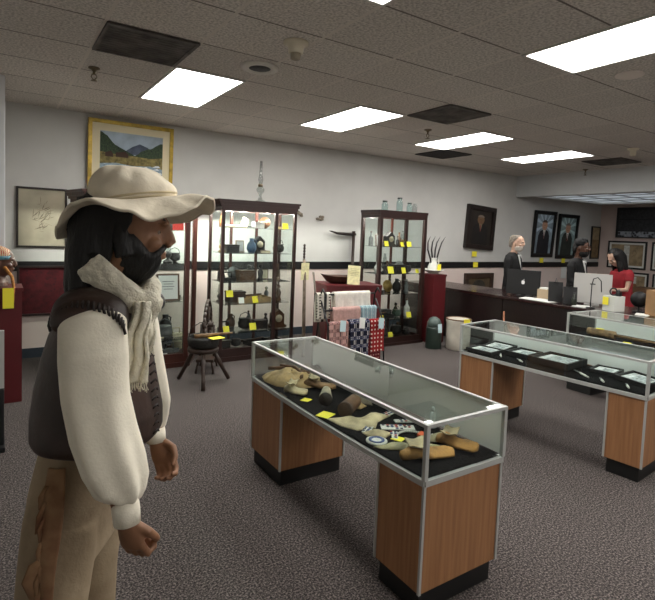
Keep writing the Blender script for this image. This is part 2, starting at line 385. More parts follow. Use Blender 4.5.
# ---- things inside the nearest case (velvet at about z .585)
def zsag(y): u = (y-1.4)/1.607; return ZB+.014-.016*4*u*(1-u)
def leather(name, rgb, s=.3): return mat(name, rgb, .75, noise=s, nscale=14, bump=.5, bscale=30)
M_TAN = leather('tan_hide', (196, 164, 112)); M_PALE = leather('pale_hide', (208, 190, 150)); M_BRN = leather('brown_leather', (112, 78, 50)); M_GOLD = leather('golden_buckskin', (186, 136, 70))
def blob(mb, outline, z0, hgt, seed=0, mi=0, fold=.25):
    """a crumpled soft sheet with the given outline: rises to hgt in the middle, with folds"""
    n = len(outline); cx = sum(p[0] for p in outline)/n; cy = sum(p[1] for p in outline)/n
    K = 7; vs = []; N_ = n*4
    def op(a):
        q = a*n; i = int(q) % n; f = q-int(q); f = f*f*(3-2*f)
        p0, p1 = outline[i], outline[(i+1) % n]; return p0[0]*(1-f)+p1[0]*f, p0[1]*(1-f)+p1[1]*f
    for k in range(K+1):
        s_ = k/K
        for i in range(N_):
            x, y = op(i/N_); x = cx+(x-cx)*s_; y = cy+(y-cy)*s_
            nz = mnoise.noise(Vector((x*16+seed*3.1, y*16, seed)))
            h_ = hgt*(1-s_**3)*(1+fold*2.2*nz)+.003
            vs.append((x, y, z0+max(h_, .003)))
    for i in range(N_): x, y = op(i/N_); vs.append((x, y, z0))
    fs = [(k*N_+i, (k+1)*N_+i, (k+1)*N_+(i+1) % N_, k*N_+(i+1) % N_) for k in range(K+1) for i in range(N_)]
    fs.append(tuple(range((K+1)*N_, (K+2)*N_))[::-1])
    return mb.add(vs, fs, mi, True)
def moccasin(name, lab, x, y, a, L=.2, W=.075, m=None, cat='moccasin', pale=None):
    z = zsag(y)+.001; t = thing(name, lab, cat, (x, y, z), a)
    b = MB(); rs = []
    for k in range(15):
        u = k/14; hw = W/2*(.55+.75*sin(min(1, u*1.15)*pi*.62))*(1 if u < .93 else (1-u)/.07*.6+.4); hh = .03+.026*max(0, 1-abs(u-.22)/.3)
        rs.append(((u-.5)*L, hw, hh))
    vs = []; n = 14
    for xx, hw, hh in rs:
        for i in range(n):
            an = 2*pi*i/n; vs.append((xx, hw*cos(an), max(0, hh/2+hh/2*sin(an)*(1+.2*mnoise.noise(Vector((xx*30, an, x)))))))
    fs = [(k*n+i, k*n+(i+1) % n, (k+1)*n+(i+1) % n, (k+1)*n+i) for k in range(14) for i in range(n)]+[tuple(range(n))[::-1], tuple(range(14*n, 15*n))]
    b.add(vs, fs, 0, True); b.build('shoe_body', m or M_TAN, t)
    b = MB(); b.grid(lambda u, v: ((-.36+.34*u)*L, (v-.5)*W*1.15, .058+.02*abs(v-.5)*2-.012*sin(u*3)), 6, 6); q = b.build('cuff_flap', pale or M_PALE, t); mod(q, 'SOLIDIFY', thickness=.004)
    return t
def card(loc, rz, w, l, lab, tilt=0, m=None, name='yellow_card', rot=None, cat='card'):
    o = MB().box((0, 0, 0), (w, l, .002)).build(name, m or M_YEL); o.location = loc; o.rotation_euler = rot or (tilt, 0, rz)
    return tag(o, lab, cat)
def soft(name, lab, cat, outline, hgt, m, seed=0, z=None, fold=.25):
    cx = sum(p[0] for p in outline)/len(outline); cy = sum(p[1] for p in outline)/len(outline)
    z = z if z is not None else zsag(cy)+.001
    b = MB(); blob(b, [(x-cx, y-cy) for x, y in outline], 0, hgt, seed, 0, fold)
    return tag(b.build(name, m, loc=(cx, cy, z)), lab, cat)
soft('folded_hide', 'crumpled tan hide bundle at the far left end of the nearest showcase', 'hide', [(1.47, 2.95), (1.62, 2.97), (1.76, 2.86), (1.77, 2.70), (1.68, 2.60), (1.56, 2.62), (1.46, 2.72), (1.44, 2.85)], .062, M_TAN, 3, fold=.6)
for k, (pts_, lab) in enumerate(((((1.50, 2.92), (1.58, 2.86), (1.62, 2.76), (1.70, 2.72)), 'brown leather thong lying over the tan hide bundle, left'), (((1.60, 2.94), (1.66, 2.84), (1.64, 2.70), (1.58, 2.64)), 'brown leather thong lying over the tan hide bundle, right'))):
    b = MB(); b.tube([(x-1.6, y-2.8, .062+.008*sin(i*2.3)) for i, (x, y) in enumerate(pts_)], [(.012, .006)]*4, 8); tag(b.build('leather_thong', M_BRN, loc=(1.6, 2.8, zsag(2.8))), lab, 'thong')
soft('beaded_pouch', 'dark brown beaded pouch resting on the right part of the tan hide bundle', 'pouch', [(1.66, 2.82), (1.73, 2.84), (1.76, 2.76), (1.70, 2.72), (1.65, 2.76)], .085, mat('brown_beaded_hide', (120, 92, 66), .7, noise=.6, nscale=60, bump=.8, bscale=90), 41, fold=.4)
soft('small_hide_scrap', 'small tan hide scrap between the leather cuff and the drum', 'hide', [(1.66, 2.30), (1.72, 2.26), (1.76, 2.2), (1.70, 2.18), (1.64, 2.24)], .03, M_TAN, 43, fold=.6)
soft('fringed_bag', 'tan fringed bag beside the beaded strip, in front of the long panel', 'bag', [(1.50, 1.90), (1.58, 1.88), (1.62, 1.82), (1.56, 1.80), (1.50, 1.84)], .02, M_PALE, 45, fold=.5)
beadwork_extra = [(1.62, 1.80, .9, .09, .03, 5, 'short blue and white beaded band between the medallion and the long panel'), (1.80, 1.92, -.4, .12, .04, 6, 'short beaded band at the back, behind the long beaded panel'), (1.79, 2.05, .3, .08, .04, 7, 'small beaded square behind the pale fringed hide')]
t = soft('dark_fur_piece', 'dark fur piece behind the tan hide bundle', 'fur', [(1.74, 2.96), (1.86, 2.96), (1.87, 2.80), (1.78, 2.76)], .05, mat('dark_fur', (48, 38, 30), .95, noise=.5, nscale=60, bump=1., bscale=120), 5, fold=.5)
moccasin('moccasin', 'brown-toed moccasin lying against the tan hide bundle', 1.70, 2.60, radians(-40), .2, .075, leather('moccasin_brown', (140, 104, 66)))
moccasin('moccasin', 'pale oval moccasin sole in front of the tan hide bundle', 1.51, 2.57, radians(-50), .14, .075, M_PALE)
card((1.505, 2.44, zsag(2.44)+.003), .5, .055, .05, 'small yellow card in front of the pale oval moccasin')
card((1.475, 2.19, zsag(2.19)+.004), .45, .085, .075, 'largest yellow card in the nearest showcase, left of the leather drum')
t = thing('leather_cuff', 'grey leather gauntlet cuff with a dark open end in the nearest showcase', 'cuff', (1.60, 2.38, zsag(2.38)+.036), radians(55))
MB().lathe([(.036, -.075), (.038, -.05), (.03, .03), (.026, .09)], rot=Euler((0, pi/2, 0)), n=20).build('sleeve', leather('grey_hide', (176, 164, 138)), t)
MB().lathe([(.038, -.078), (.0385, -.074), (.034, -.05)], rot=Euler((0, pi/2, 0)), n=20).build('lining', leather('dark_lining', (52, 42, 34)), t)
t = thing('leather_drum', 'brown leather wrapped drum lying on its side in the middle of the nearest showcase', 'drum', (1.62, 2.17, zsag(2.17)+.041), radians(35))
MB().lathe([(.04, -.085), (.041, -.08), (.038, .08), (.034, .086)], rot=Euler((0, pi/2, 0)), n=24).build('body', M_BRN, t)
b = MB(); b.lathe([(.036, -.088), (.0415, -.086), (.0415, -.07), (.04, -.069)], rot=Euler((0, pi/2, 0)), n=24); b.build('rim_band', leather('drum_rim', (78, 54, 36)), t)
soft('hide_pouch', 'small grey hide pouch behind the leather drum', 'pouch', [(1.74, 2.30), (1.80, 2.36), (1.85, 2.30), (1.80, 2.2)], .045, leather('grey_pouch', (168, 158, 140)), 9)
soft('pale_hide', 'flat pale fringed hide in front of the leather drum', 'hide', [(1.45, 2.14), (1.52, 2.12), (1.62, 2.07), (1.74, 2.10), (1.78, 2.02), (1.66, 1.98), (1.60, 1.92), (1.50, 1.94), (1.46, 2.02)], .014, M_PALE, 11, fold=.6)
# beadwork
def strip(b, x, y, l, w, a, mi, h=.006):
    b.box((x, y, h/2), (l, w, h), a, mi, None, .002)
M_BL = mat('blue_beads', (58, 84, 150), .4, noise=.4, nscale=160, bump=.4, bscale=200); M_WB = mat('white_beads', (226, 224, 216), .4, noise=.15, nscale=160, bump=.5, bscale=200); M_RB = mat('red_beads', (178, 58, 48), .4, noise=.3, nscale=160); M_NB = mat('navy_beads', (30, 34, 58), .4)
def beadwork(lab, x, y, a, L, W, mats_, seed, cat='beadwork'):
    random.seed(seed); t = thing('beadwork_strip', lab, cat, (x, y, zsag(y)+.001), a)
    b = MB(); strip(b, 0, 0, L, W, 0, 0, .006); b.build('beaded_ground', M_WB, t)
    b = MB(); n = int(L/.022)
    for i in range(n):
        for j in range(max(2, int(W/.02))):
            if random.random() < .75:
                b.box((-L/2+.014+i*.022, -W/2+.011+j*.02, .0065), (.013, .012, .004), random.choice((0, .78)), random.randrange(len(mats_)))
    b.build('bead_pattern', mats_, t); return t
beadwork('blue and white beaded strip just right of the pale fringed hide', 1.555, 1.925, .6, .10, .035, [M_BL, M_NB], 1)
beadwork('long beaded panel in red, blue and white at the back of the beadwork group', 1.70, 1.87, -.55, .17, .06, [M_BL, M_RB, M_NB, M_BL], 2)
t = thing('bead_necklace', 'string of white bone beads lying curved behind the yellow card by the moccasins', 'necklace', (1.73, 1.75, zsag(1.75)+.006))
b = MB()
for k in range(26):
    a = k/25; b.ball((-.09+.2*a, .05-.10*a+.035*sin(a*5), 0), .006, 8)
b.build('beads', M_WB, t)
t = thing('beaded_medallion', 'round white and blue beaded medallion at the front edge of the beadwork', 'medallion', (1.50, 1.79, zsag(1.79)+.001))
MB().lathe([(.05, 0), (.05, .006), (.02, .008), (.005, .008)], n=28).build('disc', M_WB, t)
MB().lathe([(.038, .0075), (.037, .0105), (.026, .0105), (.025, .0078)], n=28).build('blue_ring', M_BL, t)
for x_, y_, a_, L_, W_, sd_, lb_ in beadwork_extra: beadwork(lb_, x_, y_, a_, L_, W_, [M_BL, M_RB, M_NB], sd_)
card((1.605, 1.758, zsag(1.758)+.004), .4, .05, .055, 'small bright yellow card between the medallion and the moccasins')
t = soft('hide_strap', 'long twisted grey-green hide strap in front of the moccasins', 'strap', [(1.44, 1.74), (1.50, 1.73), (1.60, 1.67), (1.72, 1.62), (1.73, 1.58), (1.62, 1.60), (1.52, 1.66), (1.46, 1.70)], .02, leather('grey_green_hide', (168, 160, 124)), 21, fold=.6)
soft('folded_cloth_strip', 'pale folded hide strip with an orange tip near the milky white upright piece', 'hide', [(1.68, 1.72), (1.76, 1.70), (1.85, 1.64), (1.86, 1.60), (1.76, 1.63), (1.68, 1.68)], .022, leather('olive_hide', (186, 176, 138)), 23, fold=.5)
tag(MB().box((0, 0, .006), (.05, .03, .012), .4, bev=.004).build('orange_tag', mat('orange_felt', (214, 96, 52), .8), loc=(1.74, 1.74, zsag(1.74)+.001)), 'small orange felt piece beside the folded hide strip', 'felt piece')
moccasin('moccasin', 'golden buckskin moccasin at the right end of the nearest showcase, farther of the pair', 1.79, 1.56, radians(-62), .19, .085, M_GOLD)
moccasin('moccasin', 'golden buckskin moccasin nearest the front corner of the nearest showcase', 1.585, 1.545, radians(-15), .25, .08, M_GOLD)
t = thing('milky_piece', 'small milky white upright piece standing at the back right of the nearest showcase', 'figurine', (1.87, 1.80, zsag(1.80)+.001))  # small upright piece, a turned body topped by a ball, milky white
MB().lathe([(.024, 0), (.025, .008), (.014, .02), (.017, .05), (.011, .075), (.006, .08)], n=16, sx=1.2).build('body', mat('milky_glass', (214, 222, 220), .15, coat=.5), t)
MB().ball((0, 0, .092), (.011, .011, .014), 12).build('head', MATS['milky_glass'], t)

# ---- trays in the second case; local frame of that case
def c2(lx, ly): c_, s_ = cos(R2), sin(R2); return 3.495+lx*c_-ly*s_, 1.52+lx*s_+ly*c_
M_TRAY = mat('black_tray', (16, 16, 17), .6); M_PRINT = mat('engraving_print', (238, 242, 242), .6, noise=.3, nscale=30, detail=8)
def tray(lab, lx, ly, w, l, rz, h=.024, tilt=(0, 0)):
    x, y = c2(lx, ly); t = thing('picture_tray', lab, 'picture tray', (x, y, ZB+.014), R2+rz); t.rotation_euler = (tilt[0], tilt[1], R2+rz)
    b = MB(); b.bx(-w/2, w/2, -l/2, l/2, 0, h*.55); 
    for s_ in (-1, 1): b.bx(-w/2, w/2, s_*(l/2-.008)-.008, s_*(l/2-.008)+.008, h*.55, h); b.bx(s_*(w/2-.008)-.008, s_*(w/2-.008)+.008, -l/2+.016, l/2-.016, h*.55, h)
    b.build('tray_body', M_TRAY, t)
    MB().bx(-w/2+.018, w/2-.018, -l/2+.018, l/2-.018, h*.55, h*.62).build('print', M_PRINT, t)
    b = MB(); b.bx(-w/2+.05, w/2-.05, -l/2+.05, l/2-.07, h*.625, h*.66); b.build('engraved_image', mat('engraving_dark', (196, 204, 206), .6, noise=.5, nscale=50), t)
    return t
tray('black picture tray at the left front end of the second showcase', .13, 1.28, .21, .24, .05)
tray('black picture tray tilted up behind the leftmost tray of the second showcase', .36, 1.29, .2, .23, -.05, tilt=(0, -.12))
tray('black picture tray in the left middle of the second showcase', .30, 1.02, .24, .2, .0, .035)
tray('largest black picture tray in the centre of the second showcase', .28, .72, .32, .30, .0, .05)
tray('slim black picture tray right of the largest tray', .37, .40, .2, .18, .1)
tray('black picture tray tilted at the right back end of the second showcase', .31, .155, .26, .22, -.1, .03, tilt=(.08, 0))
M_BONE = mat('bone_white', (222, 220, 210), .5, noise=.12, nscale=40); M_STEEL = mat('dull_steel', (120, 122, 122), .4, metal=.7)
def knife(lab, lx, ly, rz, L=.1):
    x, y = c2(lx, ly); t = thing('bone_handled_tool', lab, 'tool', (x, y, ZB+.019), R2+rz)
    MB().tube([(-L/2, 0, .003), (-.01, .003, .004), (L*.1, 0, .003)], [.006, .008, .005], 8).build('handle', M_BONE, t)
    MB().bx(L*.1, L/2, -.006, .006, .0, .004).build('blade', M_STEEL, t)
knife('grey tool in front of the left trays of the second showcase', .10, 1.11, .6, .13)
knife('white bone tool in front of the largest tray, left side', .08, .93, .9)
knife('long dark-bladed tool right of the largest tray', .12, .47, .9, .2)
knife('short white bone tool near the right end of the second showcase', .08, .31, .6, .11)
knife('pale bone tool nearest the right end of the second showcase', .09, .15, .5, .12)
# ---- third case
M_WOOD = mat('worn_wood', (138, 104, 66), .6, noise=.4, nscale=20, stretch=(1, 8, 1))
t = thing('wooden_mallet', 'long wooden tool with a thick pale head in the farthest low showcase', 'tool', (5.2, 2.45, ZB+.055))
MB().tube([(0, .42, 0), (0, .15, 0)], [.036, .04], 14).build('head', mat('pale_worn_wood', (170, 138, 100), .7, noise=.35, nscale=25), t)
MB().tube([(0, .15, 0), (.02, -.6, -.015)], [.014, .017], 10).build('handle', M_WOOD, t)
card((5.18, 2.74, ZB+.098), .3, .05, .07, 'yellow card lying on the thick head of the long wooden tool')
card((5.12, 2.44, ZB+.02), .2, .05, .07, 'yellow card next to the handle of the long wooden tool')
for (y, lab, w) in ((2.0, 'white paper with drawing flat in the farthest low showcase', .26), (1.62, 'white printed sheet at the right end of the farthest low showcase', .2)):
    t = thing('printed_sheet', lab, 'paper', (5.2, y, ZB+.016), .1)
    MB().bx(-w/2, w/2, -.13, .13, 0, .003).build('paper', M_WHITE, t)
    MB().bx(-w/3, w/3, -.09, .07, .0031, .004).build('printed_image', mat('print_grey', (150, 152, 150), .7, noise=.4, nscale=40), t)
soft('dark_rag_bundle', 'dark knotted bundle beside the long wooden tool', 'bundle', [(5.12, 2.30), (5.2, 2.35), (5.3, 2.3), (5.3, 2.15), (5.18, 2.1)], .03, M_VELVET, 31, ZB+.015)

# ------------------------------------------------------------ upright cabinets
M_CAB = mat('dark_cherry_wood', (50, 27, 23), .35, noise=.35, nscale=4, kind='wave', stretch=(8, 8, .6), coat=.3)
M_CABR = mat('red_cherry_wood', (78, 38, 29), .35, noise=.3, nscale=4, kind='wave', stretch=(8, 8, .6), coat=.3)
def inset(poly, d):
    n = len(poly); cx = sum(p[0] for p in poly)/n; cy = sum(p[1] for p in poly)/n
    return [(x+(cx-x)*d/max(.01, math.hypot(cx-x, cy-y)), y+(cy-y)*d/max(.01, math.hypot(cx-x, cy-y))) for x, y in poly]
def cabinet(lab, loc, poly, H_, shelves, crown=.06, crown_out=.045, base=.12, m=M_CAB, stile=None, pw=.035, lightpos=None, backposts=()):
    t = thing('display_cabinet', lab, 'cabinet', loc)
    MB().prism(inset(poly, -.02), 0, base*.45).prism(poly, base*.45, base).build('plinth', m, t)
    b = MB()
    if crown_out > .02: b.prism(inset(poly, -.012), H_-crown-.03, H_-crown).prism(inset(poly, -crown_out*.6), H_-crown, H_-crown*.4).prism(inset(poly, -crown_out), H_-crown*.4, H_)
    else: b.prism(inset(poly, -.004), H_-crown-.03, H_-crown).prism(inset(poly, -crown_out), H_-crown, H_)
    b.build('crown', m, t)
    zt = H_-crown-.03; n = len(poly)
    for x, y in inset(poly, pw*.7): MB().box((x, y, (base+zt)/2), (pw, pw, zt-base)).build('corner_post', m, t)
    b = MB(); ip = inset(poly, pw*.6)
    for i in range(n):
        (xa, ya), (xb, yb) = ip[i], ip[(i+1) % n]; L_ = math.hypot(xb-xa, yb-ya)
        b.box(((xa+xb)/2, (ya+yb)/2, (base+zt)/2), (L_-pw*1.4, .004, zt-base), math.atan2(yb-ya, xb-xa))
    b.build('glass_panes', GLASS, t)
    b = MB()
    for i in range(n):
        (xa, ya), (xb, yb) = ip[i], ip[(i+1) % n]; L_ = math.hypot(xb-xa, yb-ya)
        for z, hh in ((zt-.02, .04), (base+.015, .03)): b.box(((xa+xb)/2, (ya+yb)/2, z), (L_-pw, pw*.7, hh), math.atan2(yb-ya, xb-xa))
    b.build('rails', m, t)
    if stile: MB().box((stile, poly[0][1]+pw*.5, (base+zt)/2), (pw*1.25, pw*.8, zt-base-.07)).build('door_stile', m, t)
    for xx, yy in backposts: MB().box((xx, yy, (base+zt)/2), (.03, .025, zt-base-.06)).build('back_post', M_CABR, t)
    for z in shelves: MB().prism(inset(poly, pw*1.6), z-.003, z+.003).build('glass_shelf', GREY_GLASS, t)
    MB().prism(inset(poly, .01), zt, zt+.005).build('ceiling_board', m, t)
    lx0 = min(p[0] for p in poly)+.12; lx1 = max(p[0] for p in poly)-.12; yy = sum(p[1] for p in poly)/n
    for px_ in (lightpos or (lx0+.1*(lx1-lx0), lx0+.5*(lx1-lx0), lx0+.9*(lx1-lx0))):
        MB().lathe([(.03, zt-.001), (.03, zt-.02), (.005, zt-.021)], c=(px_, yy, 0), n=14).build('puck_light', mat('puck_glow', (255, 250, 240), .4, emit=CASE_LIGHT*6), t)
    return t
def rect(w, d): return [(0, 0), (w, 0), (w, d), (0, d)]
SH2 = [.32, .66, .92, 1.26, 1.56]
C2X, C2Y = 2.15, 5.45
cabinet('middle tall lit glass cabinet topped by a glass oil lamp', (C2X, C2Y, 0), rect(.98, .42), 1.88, SH2, stile=.70, lightpos=(.12, .33, .52, .85), backposts=((.28, .39), (.62, .39)))
C3X, C3Y = 4.34, 5.32
cabinet('right tall glass cabinet with green glass jars on top', (C3X, C3Y, 0), rect(.87, .42), 1.88, [.36, .72, 1.0, 1.38], crown=.035, crown_out=.012, base=.09, pw=.045, lightpos=(.3,), backposts=((.30, .39), (.55, .39)))
C1X, C1Y = .75, 5.46
cabinet('left tall glass cabinet behind the man in the floppy hat, large painting on top', (C1X, C1Y, 0), [(0, 0), (1.05, 0), (1.28, .46), (-.1, .46)], 1.88, [.3, .72, 1.14, 1.5], m=M_CABR, pw=.05)

def at_cab(cx, cy, x, y, z): return (cx+x, cy+y, z+.0035)
PAL = dict(dark=(34, 32, 32), iron=(52, 50, 50), brown=(92, 62, 40), tan=(168, 140, 100), white=(222, 222, 218), blue=(60, 90, 120), grey=(120, 122, 122), brass=(160, 130, 70), green=(58, 80, 64), cream=(206, 196, 168), red=(150, 40, 36), amber=(140, 90, 40))
def pm(c, r=.5, me=0): return mat('item_'+c, PAL[c], r, me, noise=.25, nscale=12)
def item(kind, c, lab, loc, s=1., rz=0.):
    t = None; m = pm(c, .4 if c in ('dark', 'brass', 'blue', 'white') else .65)
    def th(n, cat): return thing(n, lab, cat, loc, rz)
    if kind == 'jug':
        t = th('clay_jug', 'jug'); MB().lathe([(.035*s, 0), (.055*s, .04*s), (.05*s, .09*s), (.022*s, .13*s), (.026*s, .16*s)], n=18).build('body', m, t); MB().tube([(.024*s, 0, .145*s), (.06*s, 0, .13*s), (.05*s, 0, .08*s)], .006*s, 8).build('handle', m, t)
    elif kind == 'box':
        t = th('small_box', 'box'); MB().bx(-.07*s, .07*s, -.05*s, .05*s, 0, .07*s, bev=.003).build('box_body', m, t); MB().bx(-.073*s, .073*s, -.053*s, .053*s, .071*s, .086*s, bev=.003).build('lid', m, t)
    elif kind == 'tray':
        t = th('wooden_tray', 'tray'); b = MB(); b.bx(-.16*s, .16*s, -.09*s, .09*s, 0, .01)
        for q in (-1, 1): b.bx(-.16*s, .16*s, q*.09*s-.005, q*.09*s+.005, .01, .05*s); b.bx(q*.155*s-.005, q*.155*s+.005, -.085*s, .085*s, .01, .05*s)
        b.build('tray_body', m, t); MB().tube([(-.1*s, 0, .06*s), (.1*s, .01, .07*s)], .009*s, 8).build('tool_bar', pm('brown'), t)
    elif kind == 'lamp':
        t = th('oil_lamp', 'lamp'); MB().lathe([(.04*s, 0), (.042*s, .01*s), (.012*s, .03*s), (.03*s, .06*s), (.03*s, .085*s), (.014*s, .1*s)], n=18).build('font', m, t); MB().lathe([(.016*s, .1*s), (.028*s, .14*s), (.014*s, .2*s), (.013*s, .23*s)], n=16).build('chimney', GREY_GLASS, t)
    elif kind == 'iron':
        t = th('flat_iron', 'iron'); b = MB(); b.prism([(-.06*s, -.035*s), (.03*s, -.035*s), (.08*s, 0), (.03*s, .035*s), (-.06*s, .035*s)], 0, .03*s); b.build('sole', m, t); MB().tube([(-.04*s, 0, .03*s), (-.045*s, 0, .08*s), (.03*s, 0, .08*s), (.03*s, 0, .03*s)], .008*s, 8).build('handle', m, t)
    elif kind == 'plate':
        t = th('standing_plate', 'plate'); MB().lathe([(.08*s, .012), (.078*s, .008), (.045*s, 0), (.004, 0)], n=24, rot=Euler((radians(78), 0, 0)), c=(0, 0, .081*s)).build('dish', m, t); MB().box((0, .02, .012), (.06*s, .05, .024)).build('stand', pm('brown'), t)
    elif kind == 'book':
        t = th('old_book', 'book'); MB().bx(-.07*s, .07*s, -.05*s, .05*s, .004, .028).build('pages', pm('cream'), t); b = MB(); b.bx(-.074*s, .074*s, -.054*s, .054*s, 0, .004); b.bx(-.074*s, .074*s, -.054*s, .054*s, .028, .032); b.bx(-.076*s, -.072*s, -.054*s, .054*s, .0, .032); b.build('cover', m, t)
    elif kind == 'pot':
        t = th('iron_pot', 'pot'); MB().lathe([(.02*s, 0), (.06*s, .02*s), (.068*s, .06*s), (.055*s, .09*s), (.062*s, .1*s)], n=20).build('body', m, t); MB().tube([(-.06*s, 0, .09*s), (-.045*s, 0, .14*s), (0, 0, .16*s), (.045*s, 0, .14*s), (.06*s, 0, .09*s)], .004*s, 6).build('bail_handle', m, t)
    elif kind == 'bottle':
        t = th('glass_bottle', 'bottle'); MB().lathe([(.026*s, 0), (.028*s, .01*s), (.028*s, .09*s), (.01*s, .12*s), (.01*s, .155*s)], n=16).build('body', m, t); MB().lathe([(.011*s, .155*s), (.011*s, .17*s), (.003, .171*s)], n=12).build('stopper', pm('brown'), t)
    elif kind == 'tool':
        t = th('hand_tool', 'tool'); MB().tube([(-.13*s, 0, .012), (.06*s, 0, .012)], .009*s, 8).build('handle', m, t); MB().bx(.06*s, .14*s, -.02*s, .02*s, .005, .02).build('blade', pm('iron'), t)
    elif kind == 'frame':
        t = th('small_framed_photo', 'framed photo'); b = MB(); w_, h_ = .06*s, .08*s
        b.box((0, 0, h_), (2*w_, .012, 2*h_), rot=Euler((-.2, 0, 0))); b.build('frame', pm('brown'), t); MB().box((0, -.009, h_), (2*w_-.02, .003, 2*h_-.02), rot=Euler((-.2, 0, 0))).build('photo', m, t)
        MB().box((0, .035, h_*.5), (.02, .004, h_*1.05), rot=Euler((.35, 0, 0))).build('stand', pm('brown'), t)
    elif kind == 'figure':
        t = th('carved_figure', 'figurine'); MB().lathe([(.03*s, 0), (.03*s, .01*s), (.02*s, .03*s), (.028*s, .08*s), (.012*s, .11*s), (.008*s, .12*s)], n=14).build('body', m, t); MB().ball((0, 0, .135*s), .019*s, 12).build('head', m, t)
    elif kind == 'clock':
        t = th('mantel_clock', 'clock'); b = MB(); b.xz([(-.08*s, 0), (.08*s, 0), (.08*s, .02*s), (.055*s, .03*s), (.055*s, .12*s), (0, .17*s), (-.055*s, .12*s), (-.055*s, .03*s), (-.08*s, .02*s)], -.04*s, .04*s); b.build('case', m, t)
        MB().lathe([(.034*s, 0), (.034*s, .004), (.003, .005)], n=20, rot=Euler((pi/2, 0, 0)), c=(0, -.0405*s, .085*s)).build('dial', pm('cream'), t)
    return t
def vcard(x, y, z, lab, s=.06, rz=0., m=None):
    return card((x, y, z+s/2+.002), rz, s, s, lab, rot=(radians(72), 0, rz), m=m)
MID = [  # kind, colour, x, y, shelf index (-1 is the cabinet floor), size, what
 ('tool', 'cream', .30, .2, 4, 1.6, 'long pale bone tool across the top shelf of the middle cabinet'),
 ('box', 'white', .55, .2, 4, .9, 'white lidded box on the top shelf of the middle cabinet'),
 ('book', 'tan', .86, .2, 4, .9, 'tan book at the right end of the top shelf of the middle cabinet'),
 ('box', 'dark', .22, .22, 3, 1.1, 'black lidded box on the second shelf from the top of the middle cabinet'),
 ('jug', 'blue', .47, .2, 3, 1.1, 'blue-grey jug on the second shelf from the top of the middle cabinet'),
 ('frame', 'grey', .36, .3, 3, .9, 'small grey photo on the second shelf of the middle cabinet'),
 ('pot', 'iron', .86, .24, 3, 1.1, 'iron pot at the right of the second shelf of the middle cabinet'),
 ('clock', 'dark', .6, .28, 3, 1.2, 'dark clock on the second shelf of the middle cabinet'),
 ('iron', 'dark', .18, .2, 2, 1.3, 'dark flat iron on the third shelf of the middle cabinet'),
 ('box', 'brown', .42, .26, 2, 1.4, 'brown wooden box on the third shelf of the middle cabinet'),
 ('figure', 'dark', .60, .2, 2, 1.3, 'dark carved figure on the third shelf of the middle cabinet'),
 ('bottle', 'brown', .84, .2, 2, 1.2, 'brown bottle at the right of the third shelf of the middle cabinet'),
 ('box', 'iron', .30, .26, 1, 1.5, 'grey metal box behind the card on the fourth shelf of the middle cabinet'),
 ('tray', 'tan', .50, .2, 1, 1.25, 'light wooden tray with a turned tool on the fourth shelf of the middle cabinet'),
 ('figure', 'brown', .86, .2, 1, 1.3, 'brown carved figure at the right of the fourth shelf of the middle cabinet'),
 ('iron', 'iron', .16, .2, 0, 1.4, 'heavy iron on the lowest glass shelf of the middle cabinet, left'),
 ('pot', 'dark', .42, .22, 0, 1.3, 'black pot on the lowest glass shelf of the middle cabinet'),
 ('box', 'dark', .62, .22, 0, 1.2, 'black box at the right of the lowest glass shelf of the middle cabinet'),
 ('pot', 'iron', .30, .2, -1, .9, 'iron pot on the floor of the middle cabinet'),
 ('clock', 'brown', .85, .2, 0, 1.4, 'brown clock on the lowest glass shelf of the middle cabinet')]
for k, c, x, y, sh, s, lab in MID: item(k, c, lab, at_cab(C2X, C2Y, x, y, SH2[sh] if sh >= 0 else .121), s)
SH3 = [.36, .72, 1.0, 1.38]
RGT = [('figure', 'dark', .2, .22, 3, 1.3, 'dark figure at the left of the top shelf of the right cabinet'), ('clock', 'iron', .36, .22, 3, 1.2, 'dark clock on the top shelf of the right cabinet'), ('bottle', 'dark', .52, .22, 3, .9, 'dark bottle on the top shelf of the right cabinet'), ('bottle', 'brown', .60, .28, 3, 1.2, 'brown bottle on the top shelf of the right cabinet'), ('jug', 'white', .18, .22, 2, 1.0, 'white jug on the second shelf of the right cabinet'),
 ('lamp', 'iron', .33, .26, 2, 1.2, 'oil lamp with a dark foot on the second shelf of the right cabinet'), ('box', 'dark', .56, .24, 2, 1.4, 'black box on the second shelf of the right cabinet'), ('pot', 'iron', .74, .24, 2, 1.0, 'iron pot at the right of the second shelf of the right cabinet'),
 ('iron', 'iron', .2, .2, 1, 1.3, 'flat iron on the third shelf of the right cabinet'), ('plate', 'brass', .38, .24, 1, 1.1, 'brass dish standing on the third shelf of the right cabinet'), ('jug', 'dark', .56, .24, 1, 1.2, 'dark jug on the third shelf of the right cabinet'), ('figure', 'grey', .73, .22, 1, 1.2, 'grey figure on the third shelf of the right cabinet'),
 ('tray', 'dark', .28, .22, 0, 1.0, 'dark shallow tray on the lowest shelf of the right cabinet'), ('pot', 'green', .56, .22, 0, 1.0, 'green pot on the lowest shelf of the right cabinet'), ('bottle', 'white', .74, .2, 0, 1.5, 'tall white bottle on the lowest shelf of the right cabinet'),
 ('box', 'iron', .26, .24, -1, 1.4, 'grey metal box on the floor of the right cabinet'), ('pot', 'dark', .58, .24, -1, 1.3, 'black pot on the floor of the right cabinet'), ('iron', 'iron', .78, .22, -1, 1.0, 'small flat iron on the floor of the right cabinet')]
for k, c, x, y, sh, s, lab in RGT: item(k, c, lab, at_cab(C3X, C3Y, x, y, SH3[sh] if sh >= 0 else .091), s)
SH1 = [.3, .72, 1.14, 1.5]
